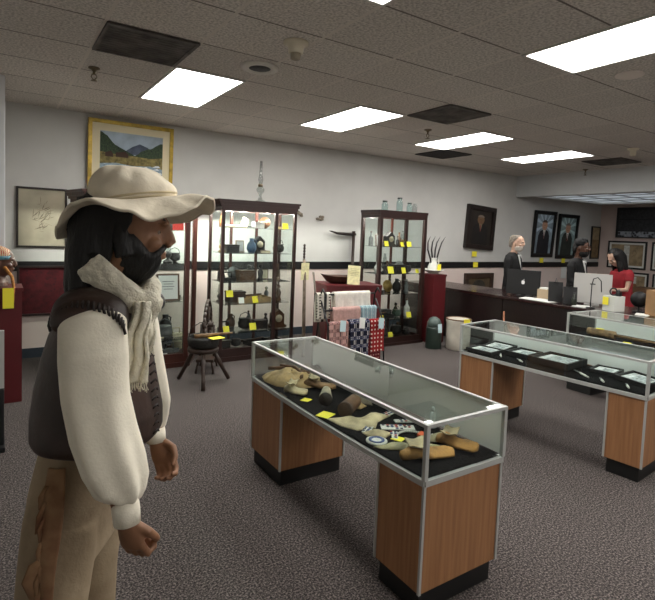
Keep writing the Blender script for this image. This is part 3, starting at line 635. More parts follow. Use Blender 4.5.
LFT = [('jug', 'dark', .55, .25, 3, 1.4, 'dark jug on the top shelf of the left cabinet'), ('figure', 'tan', .76, .25, 3, 1.2, 'tan figure on the top shelf of the left cabinet'), ('lamp', 'iron', .88, .25, 2, 1.3, 'oil lamp on the second shelf of the left cabinet behind the hatted man'), ('clock', 'dark', .62, .25, 2, 1.5, 'dark clock on the second shelf of the left cabinet'),
 ('pot', 'grey', .84, .2, 0, 1.3, 'grey pot on the lowest shelf of the left cabinet'), ('tool', 'cream', .74, .12, 0, 1.2, 'pale bone tool on the lowest shelf of the left cabinet'), ('jug', 'cream', .60, .25, 0, 1.3, 'cream jug on the lowest shelf of the left cabinet'), ('iron', 'grey', .9, .2, -1, 1.4, 'grey flat iron on the floor of the left cabinet'), ('tool', 'white', .78, .1, -1, 1.1, 'white handled tool on the floor of the left cabinet'), ('box', 'brown', .62, .25, -1, 1.4, 'brown box on the floor of the left cabinet'), ('pot', 'cream', 1.02, .3, -1, 1.0, 'cream pot at the right of the left cabinet floor'), ('iron', 'dark', .95, .3, 1, 1.2, 'dark iron on the middle shelf of the left cabinet')]
for k, c, x, y, sh, s, lab in LFT: item(k, c, lab, at_cab(C1X, C1Y, x, y, SH1[sh] if sh >= 0 else .121), s)
t = thing('framed_certificate', 'brown framed white document standing in the left cabinet, beside the scarf knot', 'framed document', (C1X+.85, C1Y+.13, .724))
MB().box((0, 0, .15), (.25, .015, .3), rot=Euler((-.08, 0, 0))).build('frame', pm('brown'), t)
MB().box((0, -.010, .15), (.21, .004, .26), rot=Euler((-.08, 0, 0))).build('document', M_WHITE, t)
b = MB()
for k in range(6): b.box((0, -.0135-.004*(k*.0), .075+k*.028), (.13 if k % 2 else .1, .002, .006), rot=Euler((-.08, 0, 0)))
b.build('text_lines', pm('grey'), t)
tag(MB().box((0, 0, .105), (.12, .006, .21), rot=Euler((-.1, 0, 0)), bev=.002).build('red_card', mat('bright_red_card', (214, 52, 40), .5), loc=(C1X+.95, C1Y+.14, 1.505)), 'bright red card standing in the left cabinet, right of the hatted face', 'card')
for x, sh, lab, s, z in ((.15, .66, 'yellow card at the left of the fourth shelf of the middle cabinet', .08, .08), (.48, .66, 'yellow card on the edge of the light wooden tray in the middle cabinet', .08, -.02), (.12, .32, 'tilted yellow card low at the left of the middle cabinet', .08, -.02), (.46, .32, 'yellow card low in the centre of the middle cabinet', .085, .01), (.86, 1.56, 'yellow card at the right of the top shelf of the middle cabinet', .075, .0)):
    vcard(C2X+x, C2Y+.075, sh+.004+max(z, 0), lab, s, (x*7) % .5-.2)
vcard(C2X+.30, C2Y+.075, .664, 'white card below the yellow card on the fourth shelf of the middle cabinet', .07, 0, M_WHITE)
for x, sh, lab, s in ((.20, 1.38, 'yellow card at the left of the top shelf of the right cabinet', .075), (.49, 1.38, 'yellow card in the centre of the top shelf of the right cabinet', .065), (.62, 1.38, 'yellow card at the right of the top shelf of the right cabinet', .075), (.30, 1.0, 'large yellow card on the second shelf of the right cabinet', .1), (.54, 1.0, 'tilted yellow card at the right of the second shelf of the right cabinet', .085), (.8, 1.0, 'narrow yellow card by the right post of the right cabinet', .06), (.68, .36, 'yellow card at the right of the lowest shelf of the right cabinet', .08), (.35, .094, 'yellow card on the floor of the right cabinet', .075), (.17, .36, 'yellow card at the left of the lowest shelf of the right cabinet', .06)):
    vcard(C3X+x, C3Y+.085, sh+.004, lab, s, (x*9) % .5-.25)
random.seed(77)
PL = {-1: 'cabinet floor', 0: 'lowest glass shelf', 1: 'second shelf from below', 2: 'third shelf from below', 3: 'fourth shelf from below', 4: 'top shelf'}
def extras(cx, cy, sh, base, cab, lst):
    for k, c, x, y, i, s_ in lst:
        nm = {'jug': 'jug', 'box': 'lidded box', 'lamp': 'oil lamp', 'iron': 'flat iron', 'plate': 'standing dish', 'book': 'old book', 'pot': 'bail-handled pot', 'bottle': 'bottle', 'tool': 'hand tool', 'frame': 'framed photo', 'figure': 'carved figure', 'clock': 'mantel clock', 'tray': 'open tray'}[k]
        cn = {'dark': 'black', 'iron': 'dark grey', 'cream': 'cream', 'grey': 'grey', 'brown': 'brown', 'tan': 'tan', 'white': 'white', 'brass': 'brass', 'amber': 'amber', 'green': 'green', 'blue': 'blue', 'red': 'red'}[c]
        item(k, c, 'small %s %s at the back of the %s, %s' % (cn, nm, PL[i], cab), at_cab(cx, cy, x, y, sh[i] if i >= 0 else base), s_, random.uniform(-.5, .5))
extras(C2X, C2Y, SH2, .121, 'middle cabinet', [('bottle', 'amber', .12, .32, 4, .9), ('jug', 'cream', .42, .33, 4, .8), ('plate', 'brown', .70, .33, 4, .9), ('lamp', 'brass', .13, .33, 3, .9), ('book', 'brown', .62, .12, 3, .8), ('plate', 'grey', .30, .34, 2, 1.), ('bottle', 'dark', .12, .33, 2, 1.), ('jug', 'iron', .52, .34, 2, 1.1),
 ('frame', 'cream', .72, .33, 2, .8), ('lamp', 'iron', .12, .32, 1, .9), ('figure', 'grey', .74, .3, 1, 1.1), ('jug', 'brown', .28, .34, 0, 1.1), ('bottle', 'grey', .52, .34, 0, 1.2), ('figure', 'dark', .74, .3, 0, 1.1), ('box', 'dark', .16, .22, -1, 1.0), ('tray', 'dark', .6, .22, -1, 1.0)])
extras(C3X, C3Y, SH3, .091, 'right cabinet', [('bottle', 'grey', .12, .33, 3, 1.2), ('lamp', 'brass', .70, .32, 3, 1.0), ('frame', 'grey', .28, .34, 3, 1.0), ('plate', 'grey', .68, .34, 2, 1.0), ('figure', 'brown', .44, .33, 2, 1.1), ('jug', 'iron', .28, .34, 1, 1.1), ('bottle', 'amber', .66, .34, 1, 1.0), ('box', 'iron', .44, .33, 0, 1.1), ('jug', 'dark', .14, .33, 0, 1.2), ('figure', 'dark', .64, .33, 0, 1.2), ('lamp', 'iron', .42, .33, -1, 1.0), ('jug', 'brown', .70, .33, -1, 1.0)])
extras(C1X, C1Y, SH1, .121, 'left cabinet', [('jug', 'iron', .98, .35, 3, 1.2), ('bottle', 'dark', .66, .35, 3, 1.1), ('pot', 'iron', .98, .35, 2, 1.0), ('figure', 'brown', .74, .35, 1, 1.4), ('jug', 'dark', .9, .38, 0, 1.4), ('iron', 'cream', .98, .2, 0, 1.2), ('clock', 'iron', .72, .38, 0, 1.3), ('pot', 'dark', .85, .38, -1, 1.1)])
# jars on the right cabinet, oil lamp on the middle one
def jar(lab, x, y, h, r, m=JARGLASS, lid=True):
    t = thing('glass_jar', lab, 'jar', (x, y, 1.881), group=None)
    MB().lathe([(r*.9, 0), (r, .008), (r, h*.72), (r*.72, h*.86), (r*.72, h)], n=20).build('jar_body', m, t)
    if lid: MB().lathe([(r*.76, h), (r*.76, h+.018), (.004, h+.02)], n=20).build('lid', mat('zinc_lid', (90, 96, 94), .5, metal=.6), t)
jar('leftmost aqua glass jar on top of the right cabinet', 4.56, 5.5, .12, .046)
jar('tallest aqua glass jar on top of the right cabinet', 4.83, 5.5, .18, .046)
jar('small aqua jar right of the tallest jar on the right cabinet', 5.02, 5.5, .12, .042)
jar('clear goblet-like jar at the right end of the right cabinet top', 5.14, 5.52, .13, .036, GREY_GLASS, False)
t = thing('oil_lamp', 'clear glass oil lamp with a tall chimney on top of the middle cabinet', 'lamp', (2.72, 5.66, 1.881))
MB().lathe([(.07, 0), (.072, .01), (.03, .03), (.016, .07), (.02, .1), (.045, .13), (.05, .16), (.03, .19)], n=24).build('font', GREY_GLASS, t)
MB().lathe([(.028, .19), (.03, .215), (.02, .225)], n=18).build('burner', M_BRASS, t)
MB().lathe([(.02, .225), (.032, .27), (.02, .34), (.016, .5)], n=18).build('chimney', glass('chimney_glass', (.9, .92, .92), 2.5, .8), t)

# ------------------------------------------------------------ pictures on the back wall
M_GILT = mat('gilt_frame', (196, 164, 60), .4, metal=.35, noise=.25, nscale=20); M_DKFRAME = mat('dark_frame', (38, 28, 24), .4, noise=.3, nscale=10); M_BKFRAME = mat('black_frame', (14, 14, 15), .35)
M_MAT = mat('cream_matboard', (224, 212, 178), .7)
def picture(name, lab, cat, x, z, w, h, fw_, m, art, y=WY, tilt=0, spin=0, depth=.03, board=None, bw=0.):
    t = thing(name, lab, cat, (x, y-.002, z)); t.rotation_euler = (tilt, spin, 0)
    b = MB()
    for s_ in (-1, 1): b.bx(-w/2, w/2, -depth, 0, s_*(h-fw_)/2-fw_/2, s_*(h-fw_)/2+fw_/2, bev=.004); b.bx(s_*(w-fw_)/2-fw_/2, s_*(w-fw_)/2+fw_/2, -depth, 0, -h/2+fw_, h/2-fw_, bev=.004)
    b.build('frame', m, t)
    MB().bx(-w/2+fw_, w/2-fw_, -depth*.5, -.001, -h/2+fw_, h/2-fw_).build('matboard' if board else 'backing', board or M_BLACK, t)
    W2, H2 = w-2*fw_-2*bw, h-2*fw_-2*bw
    b = MB(); ms = art(b, W2, H2, -depth*.5-.001); b.build('artwork', ms, t)
    return t
def quad(b, pts, y, mi): n = len(pts); b.add([(p[0], y, p[1]) for p in pts], [tuple(range(n))], mi)
def landscape(b, W, H_, y):
    ms = [mat('art_sky', (176, 192, 206), .8, noise=.15, nscale=6), mat('art_far_hill', (92, 104, 124), .8, noise=.3, nscale=12), mat('art_dark_trees', (34, 44, 42), .8, noise=.6, nscale=60, rgb2=(72, 92, 62)), mat('art_meadow', (152, 138, 84), .8, noise=.4, nscale=25), mat('art_water', (166, 190, 204), .8, noise=.3, nscale=30, stretch=(1, 1, 4)), mat('art_cabin', (70, 50, 40), .8), mat('art_foam', (222, 228, 230), .8)]
    def P(l): return [((u-.5)*W, (v-.5)*H_) for u, v in l]
    quad(b, P([(0, 0), (1, 0), (1, 1), (0, 1)]), y, 0)
    quad(b, P([(.40, .62), (.5, .72), (.62, .80), (.75, .74), (.85, .6), (.85, .55), (.4, .55)]), y-.0005, 1)
    random.seed(4)
    L_ = [(0, .5), (0, .98)]+[(.04*k+.03, .99-.035*k*k*.12-.03*k+random.uniform(-.03, .03)) for k in range(13)]+[(.56, .52)]
    quad(b, P(L_), y-.001, 2)
    R_ = [(.52, .5)]+[(.56+.04*k, .56+.028*k+random.uniform(-.02, .025)) for k in range(11)]+[(1, .86), (1, .5)]
    quad(b, P(R_), y-.001, 2)
    quad(b, P([(0, .28), (0, .56), (.2, .53), (.5, .52), (.8, .5), (1, .54), (1, .26)]), y-.0015, 3)
    quad(b, P([(0, 0), (0, .3), (.25, .34), (.5, .3), (.8, .33), (1, .28), (1, 0)]), y-.002, 4)
    for cx, cz, w_ in ((.14, .5, .12), (.34, .51, .2)):
        quad(b, P([(cx-w_/2, cz-.04), (cx+w_/2, cz-.04), (cx+w_/2, cz+.03), (cx+w_/4, cz+.09), (cx-w_/2, cz+.05)]), y-.0025, 5)
    for k in range(16):
        cx, cz = random.uniform(.35, .95), random.uniform(.14, .36); quad(b, P([(cx-.05, cz-.01), (cx+.06, cz-.015), (cx+.02, cz+.03)]), y-.003, 6)
    for k in range(14):
        cx, cz = random.uniform(.05, .95), random.uniform(.02, .28); quad(b, P([(cx-.05, cz-.006), (cx+.06, cz-.008), (cx+.02, cz+.008)]), y-.0032, random.choice((2, 3, 6)))
    return ms
picture('landscape_painting', 'large gilt-framed mountain river landscape leaning above the left cabinet', 'painting', 1.385, 2.36, .98, .80, .045, M_GILT, landscape, y=WY-.05, tilt=.03, board=M_MAT, bw=.085)
def sketch(b, W, H_, y):
    ms = [mat('sketch_paper', (182, 174, 152), .8, noise=.12, nscale=5), mat('sketch_ink', (128, 118, 100), .8, noise=.3, nscale=40)]
    quad(b, [(-W/2, -H_/2), (W/2, -H_/2), (W/2, H_/2), (-W/2, H_/2)], y, 0); random.seed(12)
    for k in range(46):
        a = random.uniform(0, 6.28); r = random.uniform(0, 1)**.7; cx, cz = cos(a)*r*W*.2, sin(a)*r*H_*.3+.02; q = random.uniform(0, 3.1); l = random.uniform(.02, .06)
        dx, dz = cos(q)*l, sin(q)*l; quad(b, [(cx-dx, cz-dz), (cx+dx*.2+dz*.06, cz-dx*.06), (cx+dx, cz+dz), (cx-dz*.06, cz+dx*.06)], y-.0006-k*.00002, 1)
    return ms
picture('framed_sketch', 'dark-framed faded ink sketch on the back wall left of the hatted man', 'framed picture', .442, 1.585, .50, .67, .022, M_DKFRAME, sketch, board=M_MAT, bw=.0)
def velvet(b, W, H_, y):
    ms = [mat('red_velvet', (90, 20, 28), .9, noise=.3, nscale=20), mat('velvet_mark', (66, 18, 24), .9)]
    quad(b, [(-W/2, -H_/2), (W/2, -H_/2), (W/2, H_/2), (-W/2, H_/2)], y, 0); random.seed(5)
    for k in range(60):
        cx, cz = random.uniform(-W*.47, W*.47), random.uniform(-H_*.45, H_*.45); s_ = random.uniform(.008, .02)
        quad(b, [(cx-s_, cz), (cx, cz-s_), (cx+s_, cz), (cx, cz+s_)], y-.001, 1)
    return ms
picture('velvet_display_board', 'long dark red velvet board of small arrowheads on the wall below the chair rail', 'display board', .70, .765, 1.0, .56, .022, M_CAB, velvet, depth=.05)
card((.62, WY-.055, .515), 0, .07, .03, 'small white label on the lower frame of the red velvet board', m=M_WHITE, name='white_label', rot=(pi/2, 0, 0), cat='label')
def portrait(seed, bg, suit, rays=True, skin=(186, 142, 116)):
    def f(b, W, H_, y):
        ms = [mat('portrait_bg%d' % seed, bg, .6, noise=.3, nscale=5), mat('portrait_suit%d' % seed, suit, .6, noise=.3, nscale=8), mat('portrait_skin%d' % seed, skin, .6), mat('portrait_white%d' % seed, (226, 226, 220) if rays else (120, 104, 84), .6), mat('portrait_hair%d' % seed, (70, 50, 38) if seed == 2 else (120, 108, 98), .6), mat('portrait_ray%d' % seed, tuple(min(255, c+28) for c in bg), .6), mat('portrait_tie%d' % seed, (120, 30, 34), .6)]
        def P(l): return [(u*W/2, v*H_/2) for u, v in l]
        quad(b, P([(-1, -1), (1, -1), (1, 1), (-1, 1)]), y, 0)
        if rays:
            for k in range(10):
                a = 2*pi*k/10+.2; quad(b, P([(.0, .45), (cos(a)*.98, max(-1, min(1, .45+sin(a)*.9))), (cos(a+.22)*.98, max(-1, min(1, .45+sin(a+.22)*.9)))]), y-.0004, 5)
        quad(b, P([(-.72, -1), (.72, -1), (.68, -.1), (.5, .14), (.16, .24), (-.16, .24), (-.5, .14), (-.68, -.1)]), y-.001, 1)
        quad(b, P([(-.15, .22), (.15, .22), (.02, -.25)]), y-.0014, 3); quad(b, P([(-.035, .14), (.035, .14), (.03, -.2), (0, -.26), (-.03, -.2)]), y-.0018, 6)
        quad(b, [(W/2*.32*cos(a*pi/9), H_/2*(.45+.26*sin(a*pi/9))) for a in range(18)], y-.002, 2)
        quad(b, [(W/2*.30*cos(a*pi/9), H_/2*(.60+.13*sin(a*pi/9))) for a in range(0, 10)], y-.0024, 4)
        for s_ in (-1, 1): quad(b, P([(s_*.08-.03, .44), (s_*.08+.03, .44), (s_*.08+.03, .46), (s_*.08-.03, .46)]), y-.0028, 1)
        quad(b, P([(-.07, .32), (.07, .32), (.05, .34), (-.05, .34)]), y-.0028, 6)
        return ms
    return f
picture('portrait_painting', 'very dark old portrait hanging slightly crooked on the back wall', 'portrait', 7.74, 1.75, .78, .82, .085, M_DKFRAME, portrait(1, (46, 38, 32), (28, 24, 22), False, (110, 84, 60)), spin=.06, depth=.07)
picture('portrait_painting', 'black-framed portrait of a person in a dark suit, left of the two side by side', 'portrait', 9.77, 1.69, .74, .98, .065, M_BKFRAME, portrait(2, (160, 178, 190), (38, 36, 44)), tilt=.06, spin=-.0, depth=.05, board=mat('dark_mat', (50, 48, 44), .6), bw=.015)
picture('portrait_painting', 'black-framed portrait of a person in a dark suit, right of the two side by side', 'portrait', 10.63, 1.66, .74, .98, .065, M_BKFRAME, portrait(3, (156, 180, 180), (52, 58, 54)), tilt=.06, depth=.05, board=MATS['dark_mat'], bw=.015)
for x, z, lab in ((7.63, 1.245, 'yellow card on the wall just under the crooked dark portrait'), (7.68, 1.04, 'yellow card stuck on the black chair rail below the crooked portrait'), (9.75, 1.13, 'yellow card below the left of the two suit portraits'), (10.55, 1.125, 'yellow card below the right of the two suit portraits')):
    card((x, WY-.026, z), 0, .13, .1, lab, rot=(pi/2, 0, 0))
card((10.62, WY-.01, .87), 0, .2, .28, 'white notice sheet taped to the wall below the portraits', rot=(pi/2, 0, 0), m=M_WHITE, name='white_notice', cat='notice')
def oval(b, W, H_, y):
    ms = [mat('oval_mat', (92, 76, 54), .7, noise=.2, nscale=15), mat('oval_photo', (60, 54, 46), .6, noise=.4, nscale=10)]
    quad(b, [(-W/2, -H_/2), (W/2, -H_/2), (W/2, H_/2), (-W/2, H_/2)], y, 0); quad(b, [(W*.32*cos(a*pi/12), H_*.4*sin(a*pi/12)) for a in range(24)], y-.001, 1); return ms
picture('oval_portrait', 'low dark wooden frame with an oval portrait standing beside the counter', 'portrait', 7.80, .60, .80, .56, .09, mat('brown_frame', (66, 48, 38), .4, noise=.3, nscale=10), oval, depth=.05)
picture('tall_narrow_print', 'tall narrow brown print in a black frame in the far corner', 'framed picture', 11.80, 1.55, .36, .76, .03, M_BKFRAME, lambda b, W, H_, y: (quad(b, [(-W/2, -H_/2), (W/2, -H_/2), (W/2, H_/2), (-W/2, H_/2)], y, 0), quad(b, [(-W/2, H_*.1), (W/2, H_*.1), (W/2, H_/2), (-W/2, H_/2)], y-.001, 1), [mat('brown_print', (150, 124, 88), .7, noise=.25, nscale=10), mat('tan_print', (184, 164, 128), .7, noise=.2, nscale=10)])[2])
# right wall (x = XR) pictures
def map_art(seed):
    def f(b, W, H_, y):
        ms = [mat('old_map_paper', (172, 150, 116), .7, noise=.3, nscale=7), mat('map_lines', (104, 84, 62), .7), mat('map_white_strip', (214, 214, 206), .7, noise=.2, nscale=30)]
        quad(b, [(-W/2, -H_/2), (W/2, -H_/2), (W/2, H_/2), (-W/2, H_/2)], y, 0); random.seed(seed)
        for k in range(26):
            x, z = random.uniform(-W*.45, W*.45), random.uniform(-H_*.42, H_*.42); l = random.uniform(.02, .1); a = random.uniform(0, 3); dx, dz = cos(a)*l, sin(a)*l
            x = max(-W*.42+l, min(W*.42-l, x)); z = max(-H_*.4+l, min(H_*.4-l, z)); quad(b, [(x-dx, z-dz), (x+dz*.07, z-dx*.07), (x+dx, z+dz)], y-.001-.00001*k, 1)
        quad(b, [(-.06, -H_*.46), (.06, -H_*.46), (.06, H_*.46), (-.06, H_*.46)], y-.002, 2)
        return ms
    return f
def wallpic(name, lab, cat, y, z, w, h, fw_, art, m=M_BKFRAME):
    t = picture(name, lab, cat, 0, z, w, h, fw_, m, art, depth=.03, board=mat('white_board', (214, 214, 208), .7), bw=.04)
    t.location = (XR-.002, y, z); t.rotation_euler = (0, 0, -pi/2); return t
wallpic('framed_map', 'wide framed old map on the far right wall behind the woman in red', 'map', 5.87, 1.30, .84, .62, .035, map_art(1))
wallpic('framed_map', 'framed old map at the right edge of the picture beside the wide map', 'map', 4.92, 1.30, .86, .62, .035, map_art(2))
wallpic('framed_map', 'lower framed map under the wide map, above the cardboard boxes', 'map', 5.68, .62, .62, .6, .035, map_art(3))
wallpic('framed_map', 'lower framed map at the right edge of the picture', 'map', 4.92, .62, .74, .6, .035, map_art(4))
t = thing('dark_shadow_box', 'wide dark glazed display panel high on the far right wall', 'display panel', (XR-.002, 4.93, 2.01), -pi/2)
MB().bx(-1.2, 1.2, -.05, 0, -.32, .36).build('frame', mat('shadowbox_black', (20, 20, 22), .4), t)
MB().bx(-1.14, 1.14, -.056, -.051, -.16, .30).build('dark_panel', mat('dark_texture_panel', (52, 52, 56), .5, noise=.5, nscale=25), t)
MB().bx(-1.14, 1.14, -.056, -.051, -.30, -.18).build('pebbled_strip', mat('pebble_strip', (150, 156, 164), .6, noise=.7, nscale=18, kind='voronoi'), t)
MB().bx(-1.14, 1.14, -.064, -.057, .08, .10).build('divider', M_BLACK, t)

# ------------------------------------------------------------ floor things along the back
M_RED = mat('burgundy_paint', (90, 16, 22), .5, noise=.08, nscale=4); M_DKW = mat('dark_turned_wood', (56, 38, 28), .5, noise=.3, nscale=12)
def plinthbox(lab, loc, w, d, h, rz=0):
    t = thing('burgundy_pedestal', lab, 'pedestal', loc, rz)
    MB().bx(0, w, 0, d, .0, h-.03).build('body', M_RED, t); MB().bx(-.008, w+.008, -.008, d+.008, h-.03, h, bev=.003).build('top_board', M_RED, t); return t
plinthbox('wide burgundy pedestal carrying the dark wooden bowl, behind the blankets', (3.42, 5.16, 0), .74, .5, .90, radians(-14))
plinthbox('narrow burgundy pedestal with a white pitcher, right of the right cabinet', (5.28, 5.2, 0), .25, .30, 1.0)
plinthbox('burgundy pedestal under the beaded bust at the left edge', (-.10, 4.95, 0), .29, .32, .98)
# wooden dough bowl and note
t = thing('dough_bowl', 'long dark wooden dough bowl on the wide burgundy pedestal', 'bowl', (3.74, 5.33, .901), radians(-14))
b = MB(); n = 28; prof = [(.14, 0, .06), (.2, .03, .1), (.27, .09, .14), (.28, .095, .145), (.26, .093, .128), (.17, .035, .085), (.1, .014, .05)]
vs = [(rx*cos(2*pi*i/n)*(1.0), ry*sin(2*pi*i/n), z+(.025*abs(cos(2*pi*i/n))**3 if z > .05 else 0)) for rx, z, ry in prof for i in range(n)]
b.add(vs, [(k*n+i, k*n+(i+1) % n, (k+1)*n+(i+1) % n, (k+1)*n+i) for k in range(len(prof)-1) for i in range(n)]+[tuple(range(n))[::-1], tuple(range((len(prof)-1)*n, len(prof)*n))], 0, True)
b.build('bowl_body', mat('dark_bowl_wood', (74, 48, 36), .6, noise=.3, nscale=12), t)
t = thing('paper_note', 'pale yellow handwritten sheet standing on the wide burgundy pedestal', 'note', (3.80, 5.13, .902), radians(-14))
MB().box((0, 0, .12), (.17, .003, .24), rot=Euler((-.12, .08, 0))).build('sheet', M_PALEYEL, t)
b = MB()
for k in range(8): b.box((.0+.002*k-.008, -.0035+.0035*(k-3.5)*-.0, .05+k*.021), (.11+.02*(k % 3)-.02, .0012, .004), rot=Euler((-.12, .08, 0)))
q = b.build('ink_lines', mat('pencil', (170, 160, 110), .7), t)
MB().box((0, .04, .08), (.1, .003, .17), rot=Euler((.4, 0, 0))).build('easel_strut', M_PALEYEL, t)
# leaning poles
t = thing('wooden_pole', 'pale weathered pole leaning by the middle cabinet, with a pale yellow tag', 'pole', (3.17, 5.30, 0))
MB().tube([(-.03, -.1, .022), (.005, 0, 1.1), (.01, .03, 1.2)], [.022, .019, .018], 10).build('pole', mat('weathered_wood', (146, 130, 112), .7, noise=.25, nscale=20), t)
b = MB(); [b.ball((.01, .03, 1.2+.035*k), (.016, .016, .02), 10) for k in range(6)]; b.build('turned_finial', M_DKW, t)
MB().box((-.0, -.02, 1.06), (.11, .006, .21), rot=Euler((.05, 0, 0)), bev=.002).build('tag', M_PALEYEL, t)
tag(MB().tube([(.06, -.14, .012), (.0, .03, 1.05)], .013, 8).build('slim_pole', mat('dark_pole', (92, 80, 70), .6), loc=(3.32, 5.3, 0)), 'slim darker pole leaning just right of the pale pole', 'pole')
t = thing('adze', 'long-handled adze standing against the back wall left of the right cabinet', 'adze', (4.72, 6.42, 0))
MB().tube([(.03, -.06, .015), (0, 0, .8), (.02, .03, 1.58)], [.02, .022, .026], 10).build('handle', M_DKW, t)
b = MB(); b.tube([(.05, .03, 1.53), (-.12, .02, 1.53), (-.32, .0, 1.54), (-.45, -.02, 1.57)], [(.022, .03), (.024, .03), (.02, .035), (.006, .045)], 10); b.build('head', mat('rusty_iron', (58, 50, 46), .6, metal=.4, noise=.3, nscale=20), t)
for x, lab in ((3.76, 'small dried flower ornament on the wall, left of the pair'), (4.13, 'small dried flower ornament on the wall, right of the pair')):
    b = MB(); random.seed(int(x*10))
    for k in range(7): b.ball((random.uniform(-.06, .06), random.uniform(-.01, 0), random.uniform(-.03, .03)), (.03, .014, .02), 8)
    tag(b.build('wall_ornament', mat('dried_flower', (150, 138, 122), .8, noise=.4, nscale=20), loc=(x, WY-.015, 1.80 if x < 4 else 1.765)), lab, 'ornament')
# three-legged stool with basket
t = thing('three_legged_stool', 'dark three-legged wooden stool holding a basket, in front of the middle cabinet', 'stool', (1.75, 4.84, 0))
MB().lathe([(.15, .31), (.155, .325), (.155, .345), (.15, .35)], n=20).build('seat', M_DKW, t)
for ex, ey in ((-.19, .18), (-.10, -.30), (.27, -.02)):
    MB().tube([(ex*.4, ey*.4, .31), (ex*.6, ey*.6, .2), (ex*.8, ey*.8, .1), (ex, ey, .006)], [.016, .024, .018, .02], 10).build('leg', M_DKW, t)
t = thing('woven_basket', 'dark round basket with a handle sitting on the three-legged stool', 'basket', (1.75, 4.84, .352))
b = MB(); b.lathe([(.12, 0), (.15, .03), (.158, .09), (.15, .115), (.142, .11), (.148, .09), (.14, .03), (.1, .012)], n=24); b.build('basket_body', mat('dark_wicker', (42, 40, 36), .7, noise=.5, nscale=50, bump=.8, bscale=70), t)
MB().tube([(-.15, 0, .1), (-.13, 0, .2), (-.04, 0, .25), (.03, 0, .24)], .005, 8).build('handle', M_DKW, t)
tag(MB().tube([(-.16, 0, 0), (-.03, 0, 0), (.04, .01, .005), (.24, .02, .0)], [.022, .02, .013, .01], 10).build('wooden_beater', M_WOOD, loc=(1.79, 4.76, .485)), 'turned wooden beater lying across the basket', 'beater')
card((1.83, 4.70, .466), .2, .14, .1, 'yellow card lying on the basket of the three-legged stool')
t = thing('spinning_wheel', 'small dark spoked spinning wheel seen edge-on behind the three-legged stool', 'spinning wheel', (1.93, 5.22, 0), radians(62))
b = MB(); R_ = .26
for k in range(28):
    a0, a1 = 2*pi*k/28, 2*pi*(k+1)/28
    b.tube([(R_*cos(a0), 0, .5+R_*sin(a0)), (R_*cos(a1), 0, .5+R_*sin(a1))], .017, 8)
b.build('rim', M_DKW, t)
for k in range(8): a = 2*pi*k/8; MB().tube([(.03*cos(a), 0, .5+.03*sin(a)), (R_*.94*cos(a), 0, .5+R_*.94*sin(a))], [.008, .011], 8).build('spoke', M_DKW, t)
MB().tube([(0, -.06, .5), (0, .06, .5)], .03, 12).build('hub', M_DKW, t)
for s_ in (-1, 1):
    MB().tube([(0, s_*.065, .5), (0, s_*.075, .16)], .014, 8).build('upright', M_DKW, t)
MB().box((0, 0, .145), (.36, .18, .03), bev=.005).build('bench', M_DKW, t)
for ex, ey in ((-.16, .07), (.16, .07), (-.16, -.07), (.16, -.07)): MB().tube([(ex*.85, ey, .13), (ex, ey*1.3, .005)], .012, 8).build('leg', M_DKW, t)

# ------------------------------------------------------------ blanket rack
RX, RY = 2.98, 4.62
t = thing('blanket_rack', 'dark metal floor rack carrying the folded coverlets', 'rack', (RX, RY, 0))
bars = [(.0, .86), (-.09, .70), (-.17, .56)]
for s_ in (0, .76):
    MB().tube([(s_, .12, .015), (s_, .03, .5), (s_, 0, .86), (s_, -.05, .93), (s_, -.09, .88)], .010, 8).build('side_post', M_BLACK, t)
    MB().tube([(s_, -.22, .012), (s_, -.17, .56), (s_, -.02, .8)], .010, 8).build('side_post', M_BLACK, t)
    MB().tube([(s_, -.24, .015), (s_, .14, .015)], .012, 8).build('foot', M_BLACK, t)
for y, z in bars: MB().tube([(0, y, z), (.76, y, z)], .011, 8).build('crossbar', M_BLACK, t)
def weave(name, base, cols, sc, kind):
    """woven coverlet patterns: stripes, check or dots from object coordinates"""
    m = bpy.data.materials.new(name); m.use_nodes = True; nt = m.node_tree; N = nt.nodes; L = nt.links; b = N['Principled BSDF']; b.inputs['Roughness'].default_value = .9; b.inputs['Specular IOR Level'].default_value = .1
    uv = N.new('ShaderNodeTexCoord'); sp = N.new('ShaderNodeSeparateXYZ'); L.new(uv.outputs['Object'], sp.inputs[0])
    def f(s_, mul, th):
        a = N.new('ShaderNodeMath'); a.operation = 'MULTIPLY'; a.inputs[1].default_value = mul; L.new(s_, a.inputs[0])
        c = N.new('ShaderNodeMath'); c.operation = 'FRACT'; L.new(a.outputs[0], c.inputs[0])
        d = N.new('ShaderNodeMath'); d.operation = 'LESS_THAN'; d.inputs[1].default_value = th; L.new(c.outputs[0], d.inputs[0]); return d.outputs[0]
    def op(o, a, c):
        n = N.new('ShaderNodeMath'); n.operation = o; L.new(a, n.inputs[0]); L.new(c, n.inputs[1]); return n.outputs[0]
    th = .36 if kind == 'dots' else .45; x1, z1 = f(sp.outputs[0], sc, th), f(sp.outputs[2], sc, th)
    cur = None
    def mix(fac, a, c):
        n = N.new('ShaderNodeMixRGB'); L.new(fac, n.inputs[0])
        for i, q in ((1, a), (2, c)):
            if isinstance(q, tuple): n.inputs[i].default_value = lin(q)
            else: L.new(q, n.inputs[i])
        return n.outputs[0]
    if kind == 'dots': cur = mix(op('MULTIPLY', x1, z1), base, cols[0]); 
    elif kind == 'check':
        x2, z2 = f(sp.outputs[0], sc*4, .5), f(sp.outputs[2], sc*5, .5)
        xo = op('ABSOLUTE', op('SUBTRACT', x1, z1), z1); q = mix(xo, base, cols[0]); r = mix(op('MULTIPLY', xo, x2), q, base); cur = mix(op('MULTIPLY', z1, z2), r, cols[1])
    else:
        x2, z2 = f(sp.outputs[0], sc*.5, .3), f(sp.outputs[2], sc*2, .4); cur = mix(op('MULTIPLY', x1, z2), mix(x2, base, cols[-1]), cols[0])
    L.new(cur, b.inputs['Base Color']); return m
